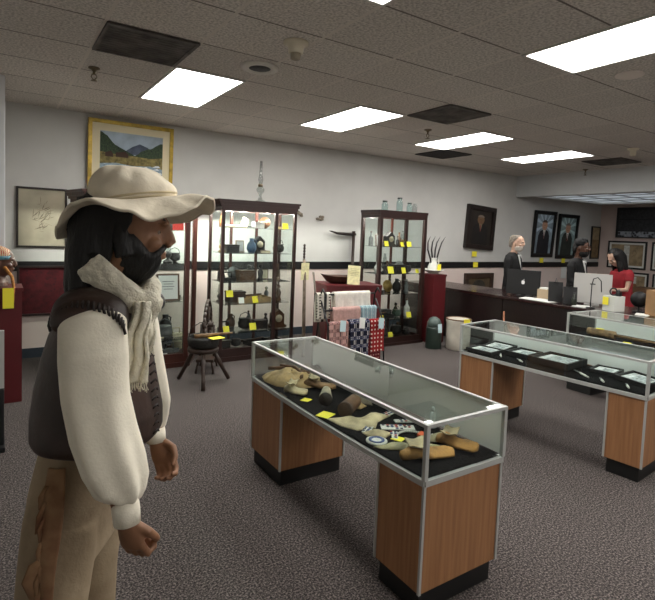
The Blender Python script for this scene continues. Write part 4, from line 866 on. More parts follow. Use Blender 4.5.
M_CHECK = weave('navy_white_coverlet', (30, 32, 48), [(196, 192, 190), (82, 86, 110)], 11, 'check')
M_DOTS = weave('red_dotted_coverlet', (150, 44, 46), [(236, 222, 210)], 21, 'dots')
M_DARKRED = weave('dark_red_coverlet', (92, 34, 38), [(190, 150, 142)], 26, 'dots')
M_AQUA = weave('aqua_coverlet', (140, 170, 178), [(204, 214, 214), (90, 120, 134)], 34, 'stripe')
M_BW = weave('black_white_coverlet', (206, 202, 190), [(30, 32, 32), (60, 62, 60)], 16, 'stripe')
M_PINKW = weave('pink_black_coverlet', (196, 156, 148), [(52, 46, 52), (150, 112, 110)], 12, 'check')
M_PINK = mat('pink_coverlet', (198, 160, 152), .9, noise=.12, nscale=30, bump=.3, bscale=60); M_CREAMW = mat('cream_coverlet', (236, 230, 220), .9, noise=.08, nscale=20, bump=.3, bscale=50)
def blanket(name, lab, x, w, bar, front, back, thick, m, out=0.):
    y, z = bars[bar]; r = .014+thick+out; arc = pi*r; Lt = front+arc+back
    def fn(u, v):
        s_ = v*Lt; xx = (u-.5)*w+.006*sin(v*9+u*3); wv = .007*sin(u*w*40+v*2)+.004*sin(u*w*90)
        if s_ < front: return (xx, -r-wv*(1-s_/front)-.02*(1-s_/front)*.5, -(front-s_))
        if s_ < front+arc: a = (s_-front)/r; return (xx, -r*cos(a), r*sin(a))
        return (xx, r+wv*.5, -(s_-front-arc))
    b = MB(); b.grid(fn, 26, 40); o = b.build(name, m, loc=(RX+x, RY+y, z)); mod(o, 'SOLIDIFY', thickness=thick, offset=0)
    return tag(o, lab, 'coverlet')
blanket('folded_coverlet', 'cream white coverlet folded over the top bar of the rack', .42, .50, 0, .16, .24, .012, M_CREAMW)
blanket('folded_coverlet', 'black and white patterned coverlet at the left of the rack top bar', .03, .17, 0, .26, .3, .010, M_BW)
blanket('folded_coverlet', 'plain pink coverlet on the middle bar of the rack', .28, .36, 1, .42, .2, .014, M_PINK)
blanket('folded_coverlet', 'pale blue and white coverlet at the right of the middle bar', .585, .22, 1, .2, .2, .014, M_AQUA)
blanket('folded_coverlet', 'navy and white overshot coverlet at the front of the rack', .40, .26, 2, .42, .18, .012, M_CHECK, .012)
blanket('folded_coverlet', 'pink and black patterned coverlet at the left front of the rack', .13, .24, 2, .45, .18, .012, M_PINKW)
blanket('folded_coverlet', 'bright red coverlet with white dots at the right front of the rack', .66, .19, 2, .34, .18, .012, M_DOTS)
blanket('folded_coverlet', 'dark red coverlet hanging lowest at the right of the rack', .57, .30, 2, .49, .12, .006, M_DARKRED)
M_TAGB = mat('pale_blue_tag', (196, 220, 226), .7)
for x, y, z, lab, m in ((.15, -.24, .55, 'pale blue tag on the pink and black coverlet', M_TAGB), (.40, -.25, .57, 'white tag on the navy and white coverlet', M_WHITE), (.67, -.25, .55, 'pale blue tag on the red dotted coverlet', M_TAGB)):
    o = MB().box((0, 0, 0), (.075, .003, .12)).build('coverlet_tag', m, loc=(RX+x, RY+y, z)); o.rotation_euler = (-.12, .12, 0); tag(o, lab, 'tag')

# ------------------------------------------------------------ pitcher, crock, jug
t = thing('wash_bowl', 'shallow white bowl on the narrow burgundy pedestal', 'bowl', (5.405, 5.35, 1.001))
MB().lathe([(.06, 0), (.07, .012), (.14, .05), (.165, .06), (.16, .064), (.12, .052), (.05, .02), (.004, .018)], n=28).build('bowl_body', mat('ironstone', (226, 226, 220), .3, coat=.4), t)
t = thing('white_pitcher', 'white pitcher standing in the bowl, holding curved horns', 'pitcher', (5.405, 5.35, 1.022))
MB().lathe([(.05, 0), (.075, .03), (.08, .08), (.05, .15), (.045, .19), (.056, .215), (.05, .215), (.04, .19), (.04, .16)], n=26).build('body', MATS['ironstone'], t)
MB().tube([(.05, 0, .19), (.105, 0, .18), (.11, 0, .12), (.075, 0, .07)], .009, 8).build('handle', MATS['ironstone'], t)
card((5.44, 5.262, 1.10), .1, .09, .09, 'yellow card on the white pitcher of horns', rot=(pi/2, 0, .2))
for k, (a, x0) in enumerate(((-.10, -.02), (-.035, -.008), (.03, .006), (.1, .02))):
    pts = [(x0, 0, .03), (x0+a*.5, 0, .2), (x0+a*.95-.01, 0, .32), (x0+a*1.2+.0, -.01, .43), (x0+a*1.35+.05, -.02, .52)]
    tag(MB().tube(pts, [.008, .013, .012, .009, .002], 8).build('curved_horn', mat('black_horn', (38, 34, 34), .35), loc=(5.405, 5.35, 1.03)), ('leftmost', 'second from left', 'third from left', 'rightmost')[k]+' of the four dark curved horns in the white pitcher', 'horn')
t = thing('stoneware_crock', 'large off-white stoneware crock on the floor before the dark counter', 'crock', (5.40, 4.80, 0))
t.scale = (1.14, 1.14, 1.14)
MB().lathe([(.13, 0), (.14, .01), (.145, .15), (.145, .33), (.152, .345), (.152, .37), (.14, .372), (.132, .36), (.128, .05), (.004, .04)], n=32).build('crock_body', mat('stoneware', (212, 206, 192), .45, noise=.08, nscale=8, coat=.2), t)
MB().tube([(.146*cos(2*pi*k/32), .146*sin(2*pi*k/32), .368) for k in range(33)], .009, 8).build('brown_rim', mat('brown_glaze', (96, 66, 42), .4), t)
card((5.36, 4.62, .40), -.1, .1, .09, 'yellow card hanging on the rim of the stoneware crock', rot=(1.5, 0, -.2))
t = thing('green_can', 'dark green round-topped can on the floor between the pedestal and the crock', 'can', (5.12, 4.99, 0))
MB().lathe([(.105, 0), (.108, .01), (.108, .26), (.104, .28), (.1, .3)], n=26).build('can_body', mat('dark_green_paint', (34, 48, 42), .4), t)
MB().lathe([(.1, .3), (.095, .36), (.07, .41), (.03, .435), (.004, .44)], n=26).build('domed_lid', mat('green_grey_lid', (74, 88, 84), .45), t)
MB().box((0, -.112, .29), (.07, .004, .12), rot=Euler((-.1, 0, 0))).build('pale_blue_tag', M_TAGB, t)
t = thing('hanging_tag', 'small white tag hanging on the side of the narrow burgundy pedestal, above the green can', 'tag', (5.545, 5.24, .33))
MB().box((0, 0, 0), (.035, .003, .14)).build('tag_card', M_WHITE, t); MB().tube([(0, 0, .07), (-.004, .0, .12), (-.0145, .0, .14)], .002, 6).build('string', M_WHITE, t)
tag(MB().tube([(0, 0, .01), (.0, .05, .62)], [.012, .01], 8).build('wooden_stick', mat('stick_wood', (150, 96, 66), .6), loc=(5.5, 4.1, 0)), 'thin reddish stick leaning against the dark counter', 'stick')

# ------------------------------------------------------------ counter
M_MAHOG = mat('dark_mahogany', (32, 17, 17), .35, noise=.3, nscale=4, kind='wave', stretch=(6, 6, .6), coat=.15)
t = thing('service_counter', 'long dark mahogany counter running out from the back wall', 'counter', (5.86, 0, 0))
MB().bx(.02, .72, -.6, 6.5, 0, .06).build('toe_kick', M_BLACK, t)
b = MB()
for k in range(7): b.bx(0, .74, -.6+k*1.01+.003, -.6+(k+1)*1.01-.003, .06, .73)
b.build('body_panels', M_MAHOG, t)
MB().bx(-.03, .78, -.62, 6.5, .731, .77, bev=.006).build('worktop', mat('mahogany_top', (46, 26, 25), .25, noise=.25, nscale=4, coat=.2), t)
CT = .771
def screen(lab, x, y, w, h, rz, m, name='computer_monitor', cat='monitor', mark=None):
    t = thing(name, lab, cat, (x, y, CT), rz)
    MB().box((0, 0, .025+h/2), (w, .03, h), bev=.006, rot=Euler((-.06, 0, 0))).build('housing', m, t)
    MB().box((0, .05, .006), (w*.4, .16, .012), bev=.003).build('foot', m, t); MB().box((0, .03, .08), (w*.14, .02, .15)).build('neck', m, t)
    if mark == 'logo':
        b = MB(); b.add([(.026*cos(a*pi/8)*(1-.15*(abs(cos(a*pi/8)) > .8)), 0, .028*sin(a*pi/8)) for a in range(16)], [tuple(range(16))]); b.add([(.0, 0, .034), (.014, 0, .046), (.012, 0, .034)], [(0, 1, 2)])
        q = b.build('logo', mat('logo_white', (232, 232, 232), .4), t, loc=(0, -.0165-.0, .025+h/2)); q.rotation_euler = (-.06, 0, 0); q.location.y = -.0165
    if mark == 'plate':
        b = MB().box((0, 0, 0), (.06, .002, .014)); q = b.build('name_plate', mat('dark_plate', (60, 60, 62), .4), t, loc=(0, -.0172, h*.72)); q.location.y = -.022
    MB().box((0, .0165, .025+h/2), (w-.03, .002, h-.03), rot=Euler((-.06, 0, 0))).build('screen_glass', mat('screen_dark', (20, 22, 28), .1), t)
    return t
VR = radians(-60)
screen('black computer monitor with a white logo on its back, left end of the counter', 6.12, 4.33, .44, .34, radians(-68), M_BLACK, mark='logo')
screen('large light grey monitor back on the counter in front of the woman in red', 6.22, 3.42, .42, .37, radians(-62), mat('light_grey_plastic', (186, 184, 180), .45), mark='plate')
def easel(lab, x, y, w, h, rz):
    t = thing('black_easel_frame', lab, 'frame', (x, y, CT), rz)
    MB().box((0, 0, h/2), (w, .015, h), rot=Euler((-.14, 0, 0)), bev=.003).build('frame_back', M_BLACK, t)
    MB().box((0, .07, h*.38), (w*.25, .006, h*.78), rot=Euler((.3, 0, 0))).build('easel_leg', M_BLACK, t)
    MB().tube([(-w*.1, -.01, h*.9), (0, -.012, h+.05), (w*.1, -.01, h*.9)], .004, 6).build('hanging_loop', M_BLACK, t)
easel('black photo frame seen from behind on the counter, left of the two', 6.0, 3.77, .17, .26, radians(-50))
easel('black photo frame seen from behind on the counter, right of the two', 5.98, 3.56, .16, .22, radians(-50))
t = thing('tan_envelope_box', 'tan open box on the counter beside the black monitor', 'box', (6.2, 4.05, CT), .3)
MB().bx(-.09, .09, -.07, .07, 0, .13).build('box_body', mat('tan_card', (176, 156, 128), .7), t); MB().bx(-.07, .07, -.05, .05, .131, .15).build('paper_stack', M_WHITE, t)
t = thing('desk_chair', 'dark curved chair back behind the counter, right of the black monitor', 'chair', (6.92, 4.5, 0), radians(200))
MB().bx(-.2, .2, -.2, .2, .42, .46, bev=.015).build('seat', M_BLACK, t); MB().tube([(-.16, -.18, .46), (-.17, -.24, .9), (-.1, -.25, .98), (.1, -.25, .98), (.17, -.24, .9), (.16, -.18, .46)], .014, 8).build('backrest', M_BLACK, t)
for ex in (-.17, .17):
    for ey in (-.17, .17): MB().tube([(ex, ey, .42), (ex*1.1, ey*1.1, .003)], .013, 8).build('leg', M_BLACK, t)
t = thing('gooseneck_lamp', 'thin black gooseneck lamp on the counter before the grey monitor', 'lamp', (5.93, 3.27, CT))
MB().lathe([(.05, 0), (.05, .012), (.01, .018)], n=18).build('base', M_BLACK, t); MB().tube([(0, 0, .015), (0, 0, .28), (.01, -.01, .35), (.03, -.05, .37), (.05, -.08, .33), (.055, -.09, .2)], .006, 8).build('neck', M_BLACK, t)
t = thing('white_box', 'white box with a yellow card on the counter in front of the woman', 'box', (6.0, 3.04, CT), radians(-12))
MB().bx(-.08, .08, -.08, .08, 0, .175, bev=.004).build('box_body', mat('white_card_box', (206, 208, 202), .6), t)
card((5.914, 3.09, CT+.115), 0, .075, .09, 'yellow card on the face of the white counter box', rot=(pi/2, 0, radians(-102)))
t = thing('coiled_gadget', 'black coiled gadget sitting on top of the white box', 'gadget', (6.0, 3.05, CT+.176))
b = MB()
for k in range(18): a0, a1 = 2*pi*k/18, 2*pi*(k+1)/18; b.tube([(0, .04*cos(a0), .045+.04*sin(a0)), (0, .04*cos(a1), .045+.04*sin(a1))], .009, 6)
b.build('reel', M_BLACK, t); MB().bx(-.025, .025, -.085, -.035, 0, .05, bev=.006).build('body', M_BLACK, t); MB().ball((0, -.06, .065), .016, 10).build('knob', M_STEEL, t)
t = thing('dark_bottle', 'small dark bottle on the counter between the frames and the lamp', 'bottle', (5.92, 3.47, CT))
MB().lathe([(.028, 0), (.03, .01), (.03, .09), (.012, .12), (.012, .15), (.004, .151)], n=16).build('body', mat('dark_green_glass', (38, 42, 34), .2), t); MB().lathe([(.014, .151), (.014, .166), (.004, .167)], n=12).build('cap', M_BLACK, t)
for k, (x, y, w, l, rz, lab) in enumerate(((5.97, 4.05, .22, .3, .1, 'loose white papers on the counter left of the black frames'), (5.96, 3.82, .2, .16, -.2, 'loose white paper on the counter in front of the left black frame'), (5.95, 3.38, .16, .2, .3, 'loose white paper on the counter beside the dark bottle'), (6.0, 2.72, .16, .12, .2, 'small white paper on the counter right of the white box'))):
    b = MB()
    for q in range(3): b.box((.008*q, .006*q, .002+.003*q), (w, l, .002), .08*q)
    tag(b.build('loose_papers', M_WHITE, loc=(x, y, CT), rz=rz), lab, 'papers')
M_CARDB = mat('cardboard', (158, 122, 84), .8, noise=.12, nscale=6)
def carton(lab, x, y, z, w, d, h, rz=0, m=M_CARDB):
    t = thing('cardboard_box', lab, 'box', (x, y, z), rz)
    MB().bx(-w/2, w/2, -d/2, d/2, 0, h, bev=.004).build('box_body', m, t); MB().bx(-w/2-.001, w/2+.001, -.025, .025, h, h+.002).build('packing_tape', mat('packing_tape', (180, 150, 104), .3), t)
carton('cardboard box on the counter at the right edge of the picture', 6.15, 2.62, CT, .2, .22, .28, .1)
t = thing('round_black_fan', 'round black desk fan on the counter left of the edge cardboard box', 'fan', (6.2, 2.86, CT), radians(-70))
MB().lathe([(.06, 0), (.06, .012), (.012, .02), (.01, .07)], n=18).build('base', M_BLACK, t)
b = MB(); b.lathe([(.085, -.02), (.09, 0), (.085, .02)], n=26, rot=Euler((pi/2, 0, 0)), c=(0, 0, .15)); b.build('guard', M_BLACK, t)
# stack behind, on a low back table
t = thing('work_table', 'plain brown table against the far right wall, carrying cardboard boxes', 'table', (11.4, 5.2, 0))
MB().bx(-.35, .4, -1.1, 1.0, .36, .40).build('tabletop', M_WOOD, t)
for ex in (-.3, .34):
    for ey in (-1.0, .9): MB().bx(ex-.025, ex+.025, ey-.025, ey+.025, 0, .36).build('leg', M_WOOD, t)
carton('tan cardboard box on the back table below the framed maps', 11.35, 5.72, .401, .4, .62, .3)
carton('brown cardboard box lying beside the tan box on the back table', 11.35, 5.05, .401, .4, .5, .26, .0, mat('brown_cardboard', (112, 82, 58), .8))

# ------------------------------------------------------------ black stand at the left edge
t = thing('black_sign_stand', 'black floor stand with a silver edged panel cut by the left edge of the picture', 'stand', (-.10, 3.98, 0))
MB().bx(-.14, .155, -.1, .1, 0, .035, bev=.01).build('base', M_BLACK, t)
MB().bx(-.12, .15, -.05, .05, .035, .42, bev=.015).build('body', M_BLACK, t)
MB().bx(-.10, .125, -.03, -.01, .42, .80, bev=.003).build('panel', M_WHITE, t)
b = MB(); b.bx(.125, .15, -.035, -.005, .42, .81); b.bx(-.125, -.10, -.035, -.005, .42, .81); b.bx(-.10, .125, -.035, -.005, .80, .81); b.build('silver_edge', M_ALU, t)

# ------------------------------------------------------------ figures
M_SKIN = mat('painted_skin', (148, 106, 78), .5, noise=.12, nscale=20); M_SKIN2 = mat('pale_skin', (206, 168, 146), .5, noise=.06, nscale=20); M_SKIN3 = mat('dark_painted_skin', (92, 60, 44), .45, noise=.2, nscale=20)
M_HAIR = mat('black_hair', (10, 8, 8), .6, noise=.3, nscale=60, bump=.6, bscale=90, stretch=(1, 1, .25))
def head(b, cx, cy, zc, s=1., pitch=0, yaw_=0, open_neck=True):
    """head in local coords: x forward; zc is eye height"""
    rs = [(-.125, .02, .135, .045), (-.11, .0, .172, .055), (-.09, -.005, .182, .062), (-.06, -.012, .186, .068), (-.03, -.018, .189, .073), (-.012, -.02, .188, .0755), (.0, -.02, .184, .077), (.015, -.02, .190, .078), (.028, -.02, .198, .079), (.045, -.02, .196, .08), (.075, -.015, .188, .078), (.1, 0, .17, .07), (.12, .02, .145, .055), (.13, .05, .11, .03)]
    M_ = Matrix.Rotation(yaw_, 3, 'Z')@Matrix.Rotation(pitch, 3, 'Y')
    q = MB(); q.rings([(z*s, (xb-.085)*s, (xf-.085)*s, hw*s) for z, xb, xf, hw in rs], 28)
    q.tube([((.194-.085)*s, 0, .034*s), ((.200-.085)*s, 0, .012*s), ((.209-.085)*s, 0, -.010*s), ((.213-.085)*s, 0, -.022*s), ((.200-.085)*s, 0, -.034*s), ((.19-.085)*s, 0, -.036*s)], [.009*s, .010*s, .011*s, .013*s, .012*s, .008*s], 10, sy=1.1)
    q.tube([((.186-.085)*s, 0, .03*s), ((.188-.085)*s, 0, .01*s), ((.194-.085)*s, 0, -.008*s), ((.197-.085)*s, 0, -.02*s), ((.194-.085)*s, 0, -.034*s)], [.011*s, .013*s, .014*s, .015*s, .012*s], 10)
    for q_ in (-1, 1): q.ball(((.205-.085)*s, q_*.012*s, -.034*s), .009*s, 8)
    q.ball(((.188-.085)*s, 0, -.058*s), (.012*s, .022*s, .006*s), 10); q.ball(((.186-.085)*s, 0, -.07*s), (.012*s, .02*s, .007*s), 10)
    for q_ in (-1, 1):
        q.ball((.0, q_*.082*s, -.012*s), (.018*s, .008*s, .032*s), 10, rot=Euler((0, .15, q_*.3))); q.ball((.108*s, q_*.032*s, .024*s), (.012*s, .022*s, .008*s), 10)
        q.ball((.08*s, q_*.045*s, -.03*s), (.025*s, .022*s, .02*s), 10)
    b.add([Vector((cx, cy, zc))+M_@Vector(v) for v in q.v], q.f, 0, True)
    return M_
def hand(b, wrist, palm, side, thumb, s=1., curl=1.):
    """wrist -> palm end; side = unit vector from little to index finger; thumb side is +side; fingers curl towards n"""
    w_, p_ = Vector(wrist), Vector(palm); d = (p_-w_).normalized(); sd = Vector(side); sd = (sd-d*sd.dot(d)).normalized(); n = Vector(thumb); n = (n-d*n.dot(d)-sd*n.dot(sd)).normalized()
    L_ = .085*s
    b.tube([w_-d*.03*s, w_, w_+d*.03*s, w_+d*.06*s, w_+d*L_], [(.026*s, .021*s), (.027*s, .020*s), (.036*s, .019*s), (.041*s, .017*s), (.037*s, .012*s)], 16, ref=sd)
    for k, (o, l) in enumerate(((.030, .9), (.010, 1.), (-.010, .94), (-.029, .76))):
        a = w_+d*(L_-.012*s)+sd*o*s; pts = [a]; ang = .35*curl
        for seg, r in ((.042, 1), (.027, 1), (.022, 1)):
            a = a+(d*cos(ang)+n*sin(ang))*seg*l*s; pts.append(a); ang += 1.15*curl
        b.tube(pts, [.0105*s, .010*s, .009*s, .007*s], 10); 
        for p in pts[:-1]: b.ball(p, .0103*s, 8)
        b.ball(pts[-1], .0075*s, 8)
    a = w_+d*.02*s+sd*.024*s+n*.004*s; c = a+(d*.6+sd*.6+n*.25).normalized()*.036*s; e = c+(d*.85+sd*.05+n*.55).normalized()*.032*s; f = e+(d*.7-sd*.35+n*.6).normalized()*.024*s
    b.tube([a, c, e, f], [.014*s, .0125*s, .011*s, .008*s], 10); b.ball(c, .012*s, 8); b.ball(e, .0108*s, 8); b.ball(f, .0082*s, 8)
def solid(o, vox=.004, it=4):
    m = o.modifiers.new('remesh', 'REMESH'); m.mode = 'VOXEL'; m.voxel_size = vox; m.use_smooth_shade = True
    if it: s_ = o.modifiers.new('smooth', 'SMOOTH'); s_.factor = .5; s_.iterations = it
    return o
def eyes(parent, M_, cx, cy, zc, s=1., dark=(40, 26, 20), white=(190, 184, 174)):
    for q_ in (-1, 1):
        b = MB(); c = Vector((cx, cy, zc))+M_@Vector((.0915*s, q_*.031*s, .004*s)); b.ball(c, .0125*s, 14); b.ball(c+M_@Vector((.0075*s, 0, 0)), .0062*s, 10, 1)
        b.build('eye', [mat('eye_white%d' % white[0], white, .3), mat('iris%d' % dark[0], dark, .2)], parent)

# ======== the man in the floppy hat (a mannequin)
man = thing('mannequin', 'life-size bearded mannequin in a floppy cream hat, brown leather vest and white scarf', 'mannequin', (.2325, 1.5433, 0), -yaw)
b = MB(); HY = .26; Mh = head(b, .086, 0, 1.53, 1.0, 0, HY)
b.tube([(.02, 0, 1.33), (.04, 0, 1.38), (.075, 0, 1.44)], [.068, .058, .056], 18)
b.rings([(.80, -.10, .04, .125), (.9, -.10, .07, .125), (1.0, -.10, .10, .12), (1.12, -.09, .12, .13), (1.24, -.06, .11, .13), (1.31, -.04, .09, .12), (1.35, -.03, .08, .09), (1.37, -.03, .07, .06)], 28)
for q_ in (-1, 1):
    b.tube([(-.035, q_*.075, .84), (-.045, q_*.09, .6), (-.058, q_*.1, .45), (-.066, q_*.103, .25), (-.07, q_*.106, .1)], [.06, .055, .048, .045, .038], 16)
    b.tube([(-.09, q_*.1, .045), (-.02, q_*.105, .05), (.08, q_*.115, .035), (.12, q_*.12, .03)], [(.04, .038), (.042, .04), (.03, .04), (.022, .03)], 14)
b.tube([(.04, -.14, 1.30), (.075, -.195, 1.25), (.12, -.225, 1.08), (.17, -.23, .93), (.19, -.23, .84)], [.035, .042, .04, .034, .025], 14)
hand(b, (.192, -.23, .835), (.208, -.226, .763), (.9, -.35, .3), (-.1, 1, .1), .92, 1.08)
b.tube([(.04, .14, 1.30), (.06, .195, 1.25), (.08, .215, 1.08), (.105, .21, .93), (.125, .2, .86)], [.035, .042, .04, .034, .025], 14)
hand(b, (.122, .2, .85), (.16, .19, .77), (1, 0, .45), (-.1, -1, -.1), .98, .72)
solid(b.build('body', M_SKIN, man), .0042, 3)
eyes(man, Mh, .084, 0, 1.527, .95, (36, 24, 18), (112, 98, 86))
# hair
b = MB(); b.rings([(1.65, -.0, .14, .075), (1.62, -.02, .168, .088), (1.595, -.03, .178, .092), (1.578, -.03, .172, .09)], 26)
b.rings([(1.62, -.03, .12, .092), (1.585, -.036, .118, .094), (1.545, -.04, .118, .094), (1.51, -.042, .108, .092), (1.46, -.046, .085, .088), (1.41, -.05, .04, .09), (1.37, -.052, .01, .075), (1.35, -.05, -.01, .06)], 26, wob=lambda v, a: .05*sin(a*9+v*4))
for k in range(70):
    random.seed(k); a = 2*pi*(.17+.66*k/69); x0, y0 = .03+.068*cos(a), .092*sin(a); lw = random.uniform(1.33, 1.40) if cos(a) < .2 else random.uniform(1.46, 1.50)
    w1, w2 = random.uniform(-.008, .008), random.uniform(-.008, .008)
    b.tube([(x0, y0, 1.60), (x0-.006+w1, y0*1.04, 1.54), (x0-.01-w1, y0*1.07+w2, 1.47), (x0-.016+w2, y0*1.04, lw+.03), (x0-.016, y0*1.0+w1, lw)], [.012, .013, .013, .010, .003], 6)
for q_ in (-1, 1):
    for k in range(5): b.tube([(.130-.012*k-(.012 if q_ > 0 else 0), q_*.078, 1.60), (.128-.012*k, q_*.083, 1.56), (.118-.014*k, q_*.086, 1.525)], [.011, .011, .005], 6)
    for k in range(4): b.tube([(.085-.015*k, q_*.080, 1.58), (.082-.015*k, q_*.088, 1.52), (.076-.014*k, q_*.086, 1.47), (.068-.012*k, q_*.08, 1.43)], [.013, .015, .014, .006], 6)
solid(b.build('hair', M_HAIR, man), .0055, 1)
# beard and moustache, brows
b = MB(); b.rings([(1.385, .075, .125, .03), (1.40, .055, .158, .045), (1.42, .045, .176, .058), (1.445, .05, .186, .068), (1.462, .06, .187, .071), (1.476, .07, .178, .073)], 22, wob=lambda v, a: .05*sin(a*11+v*7))
for q_ in (-1, 1):
    b.tube([(.078, q_*.074, 1.57), (.083, q_*.078, 1.52), (.098, q_*.074, 1.465)], [.018, .023, .028], 10)
    b.tube([(.105, q_*.070, 1.52), (.12, q_*.069, 1.495), (.14, q_*.058, 1.468)], [.014, .02, .02], 10)
    b.tube([(.191, q_*.004, 1.489), (.184, q_*.028, 1.483), (.168, q_*.045, 1.462)], [.011, .013, .012], 10)
    b.tube([(.194, q_*.012, 1.558), (.189, q_*.032, 1.564), (.175, q_*.05, 1.556)], [.007, .009, .005], 8)
cy_, sy_ = cos(HY), sin(HY); b.v = [(.086+(x-.086)*cy_-y*sy_, (x-.086)*sy_+y*cy_, z) for x, y, z in b.v]
solid(b.build('beard', M_HAIR, man), .005, 1)
# hat
M_HAT = mat('cream_felt', (240, 229, 206), .9, noise=.14, nscale=7, bump=.25, bscale=45)
def ip(tab, a):
    tab = sorted(tab); a = a % 360; tab = [(tab[-1][0]-360, tab[-1][1])]+tab+[(tab[0][0]+360, tab[0][1])]
    for (a0, v0), (a1, v1) in zip(tab, tab[1:]):
        if a0 <= a <= a1: f = (a-a0)/(a1-a0); f = f*f*(3-2*f); return v0+(v1-v0)*f
BZ = {0: 1.632, 15: 1.60, 40: 1.59, 70: 1.56, 105: 1.575, 140: 1.545, 180: 1.503, 200: 1.512, 215: 1.538, 230: 1.572, 243: 1.597, 255: 1.606, 270: 1.597, 287: 1.581, 302: 1.565, 318: 1.574, 335: 1.604, 348: 1.630}
BR = {0: .224, 30: .22, 70: .21, 110: .20, 160: .19, 180: .196, 205: .188, 230: .185, 255: .185, 285: .19, 310: .195, 335: .218}
HC = Vector((.106, 0, 0))
def bandz(a): return 1.608+.022*cos(a)
bzl, brl = list(BZ.items()), list(BR.items())
def brim(u, v):
    a = 2*pi*u; d = math.degrees(a); r0_ = .118-.014*abs(sin(a)); r1 = ip(brl, d); z1 = ip(bzl, d); z0 = bandz(a)
    r = r0_+(r1-r0_)*v; e = v*v*(1.6-.6*v); z = z0+(z1-z0)*e+.010*sin(v*pi)*sin(a*3+1)+.003*sin(a*13+v*5)*v
    return (HC.x+r*cos(a), r*sin(a)*(.98), z)
hat = MB(); hat.grid(brim, 120, 14)
def crown(u, v):
    a = 2*pi*u; t_ = v*pi/2; rr = cos(t_)**.72 if v < .999 else .0; r = (.119-.014*abs(sin(a)))*rr*(1+.06*sin(pi*v*.9))
    zt_ = .098-.016*cos(a)*0; z = bandz(a)*(1-sin(t_)**1.1)+(1.708)*sin(t_)**1.1
    nz = mnoise.noise(Vector((cos(a)*2.2, sin(a)*2.2, v*3)))
    dent = -.010*math.exp(-((a-5.3)**2)/.15-((v-.55)**2)/.03)
    r *= 1+.07*nz*sin(pi*v)+dent*3; return (HC.x-.004*v*0+r*cos(a)-.022*sin(t_)**2, r*sin(a), z+.006*nz*sin(pi*v))
hat.grid(crown, 72, 22)
o = hat.build('floppy_hat', M_HAT, man, 'floppy cream felt hat with a wavy brim'); mod(o, 'SOLIDIFY', thickness=.005, offset=0)
b = MB()
for k in range(2): b.tube([(HC.x+(.121-.014*abs(sin(2*pi*i/60)))*cos(2*pi*i/60), (.121-.014*abs(sin(2*pi*i/60)))*sin(2*pi*i/60), bandz(2*pi*i/60)+.003+.010*k) for i in range(61)], .0035, 6)
b.build('hat_band', mat('hat_band_felt', (206, 190, 156), .9), o)
b = MB(); b.tube([brim(i/120, 1.0) for i in range(121)], .0045, 6); b.build('brim_roll', M_HAT, o)
# shirt
M_SHIRT = mat('cream_cotton', (242, 235, 216), .85, noise=.05, nscale=12, bump=.12, bscale=140)
b = MB(); b.rings([(.97, -.11, .13, .14), (1.02, -.115, .15, .145), (1.09, -.105, .145, .145), (1.2, -.09, .13, .15), (1.29, -.05, .11, .15), (1.335, -.035, .09, .12), (1.36, -.03, .09, .07)], 32)
def fold(v, a): q = max(0, (v-.3)/.7); return .13*sin(a*6+v*3)*(.16+q**1.4)+.03*sin(a*3+v*4)+.03*sin(a*5-v*5)+.05*sin(v*8+a)*(.1+.5*q*q)
pts = [(.065, -.145, 1.325), (.083, -.183, 1.30), (.096, -.205, 1.22), (.106, -.215, 1.13), (.128, -.22, 1.04), (.156, -.225, .965), (.176, -.226, .915), (.187, -.228, .892), (.188, -.23, .878)]
b.tube(pts, [(.045, .04), (.078, .056), (.08, .062), (.077, .064), (.076, .068), (.072, .07), (.062, .06), (.045, .044), (.032, .031)], 44, ref=(1, 0, 0), wob=fold)
pts2 = [(.03, .145, 1.325), (.04, .185, 1.30), (.05, .2, 1.22), (.06, .205, 1.13), (.072, .205, 1.04), (.09, .205, .965), (.105, .203, .92), (.115, .2, .885)]
b.tube(pts2, [(.05, .045), (.07, .058), (.072, .062), (.072, .064), (.076, .066), (.07, .062), (.05, .05), (.032, .031)], 44, ref=(1, 0, 0), wob=fold)
shirt = b.build('shirt', M_SHIRT, man); solid(shirt, .0045, 6)
for q_, p0, p1 in ((-1, (.187, -.23, .886), (.194, -.231, .826)), (1, (.115, .2, .89), (.12, .199, .845))):
    MB().tube([p0, ((p0[0]+p1[0])/2, (p0[1]+p1[1])/2, (p0[2]+p1[2])/2), p1], [(.032, .031), (.033, .032), (.032, .031)], 26, ref=(1, 0, 0), wob=lambda v, a: .02*sin(a*6)).build('cuff', M_SHIRT, shirt)
# vest: a shell with armholes
M_VEST = mat('dark_brown_leather', (64, 45, 37), .5, noise=.4, nscale=5, bump=.2, bscale=40, rgb2=(28, 21, 19))
VR_ = [(.938, -.115, .165, .16), (.944, -.132, .178, .172), (.965, -.142, .188, .178), (1.02, -.14, .188, .178), (1.1, -.128, .172, .176), (1.18, -.108, .155, .176), (1.25, -.085, .142, .176), (1.30, -.062, .13, .172), (1.33, -.05, .12, .15), (1.352, -.042, .11, .12), (1.372, -.035, .10, .09), (1.382, -.03, .09, .065)]
b = MB(); b.rings(VR_, 48, wob=lambda v, a: .018*sin(a*5+v*5))
for q_ in (-1, 1):
    b.tube([(.025, q_*.07, 1.345), (.045, q_*.12, 1.335), (.064, q_*.155, 1.318), (.072, q_*.176, 1.30), (.075, q_*.183, 1.288)], [(.078, .04), (.086, .048), (.092, .054), (.09, .054), (.08, .045)], 26, ref=(1, 0, 0))
vest = b.build('leather_vest', M_VEST, man, 'dark brown leather vest with laced shoulder seams'); solid(vest, .0065, 3)
M_LACE = mat('dark_lace', (34, 25, 22), .6)
b = MB()       # stitching round the near shoulder seam
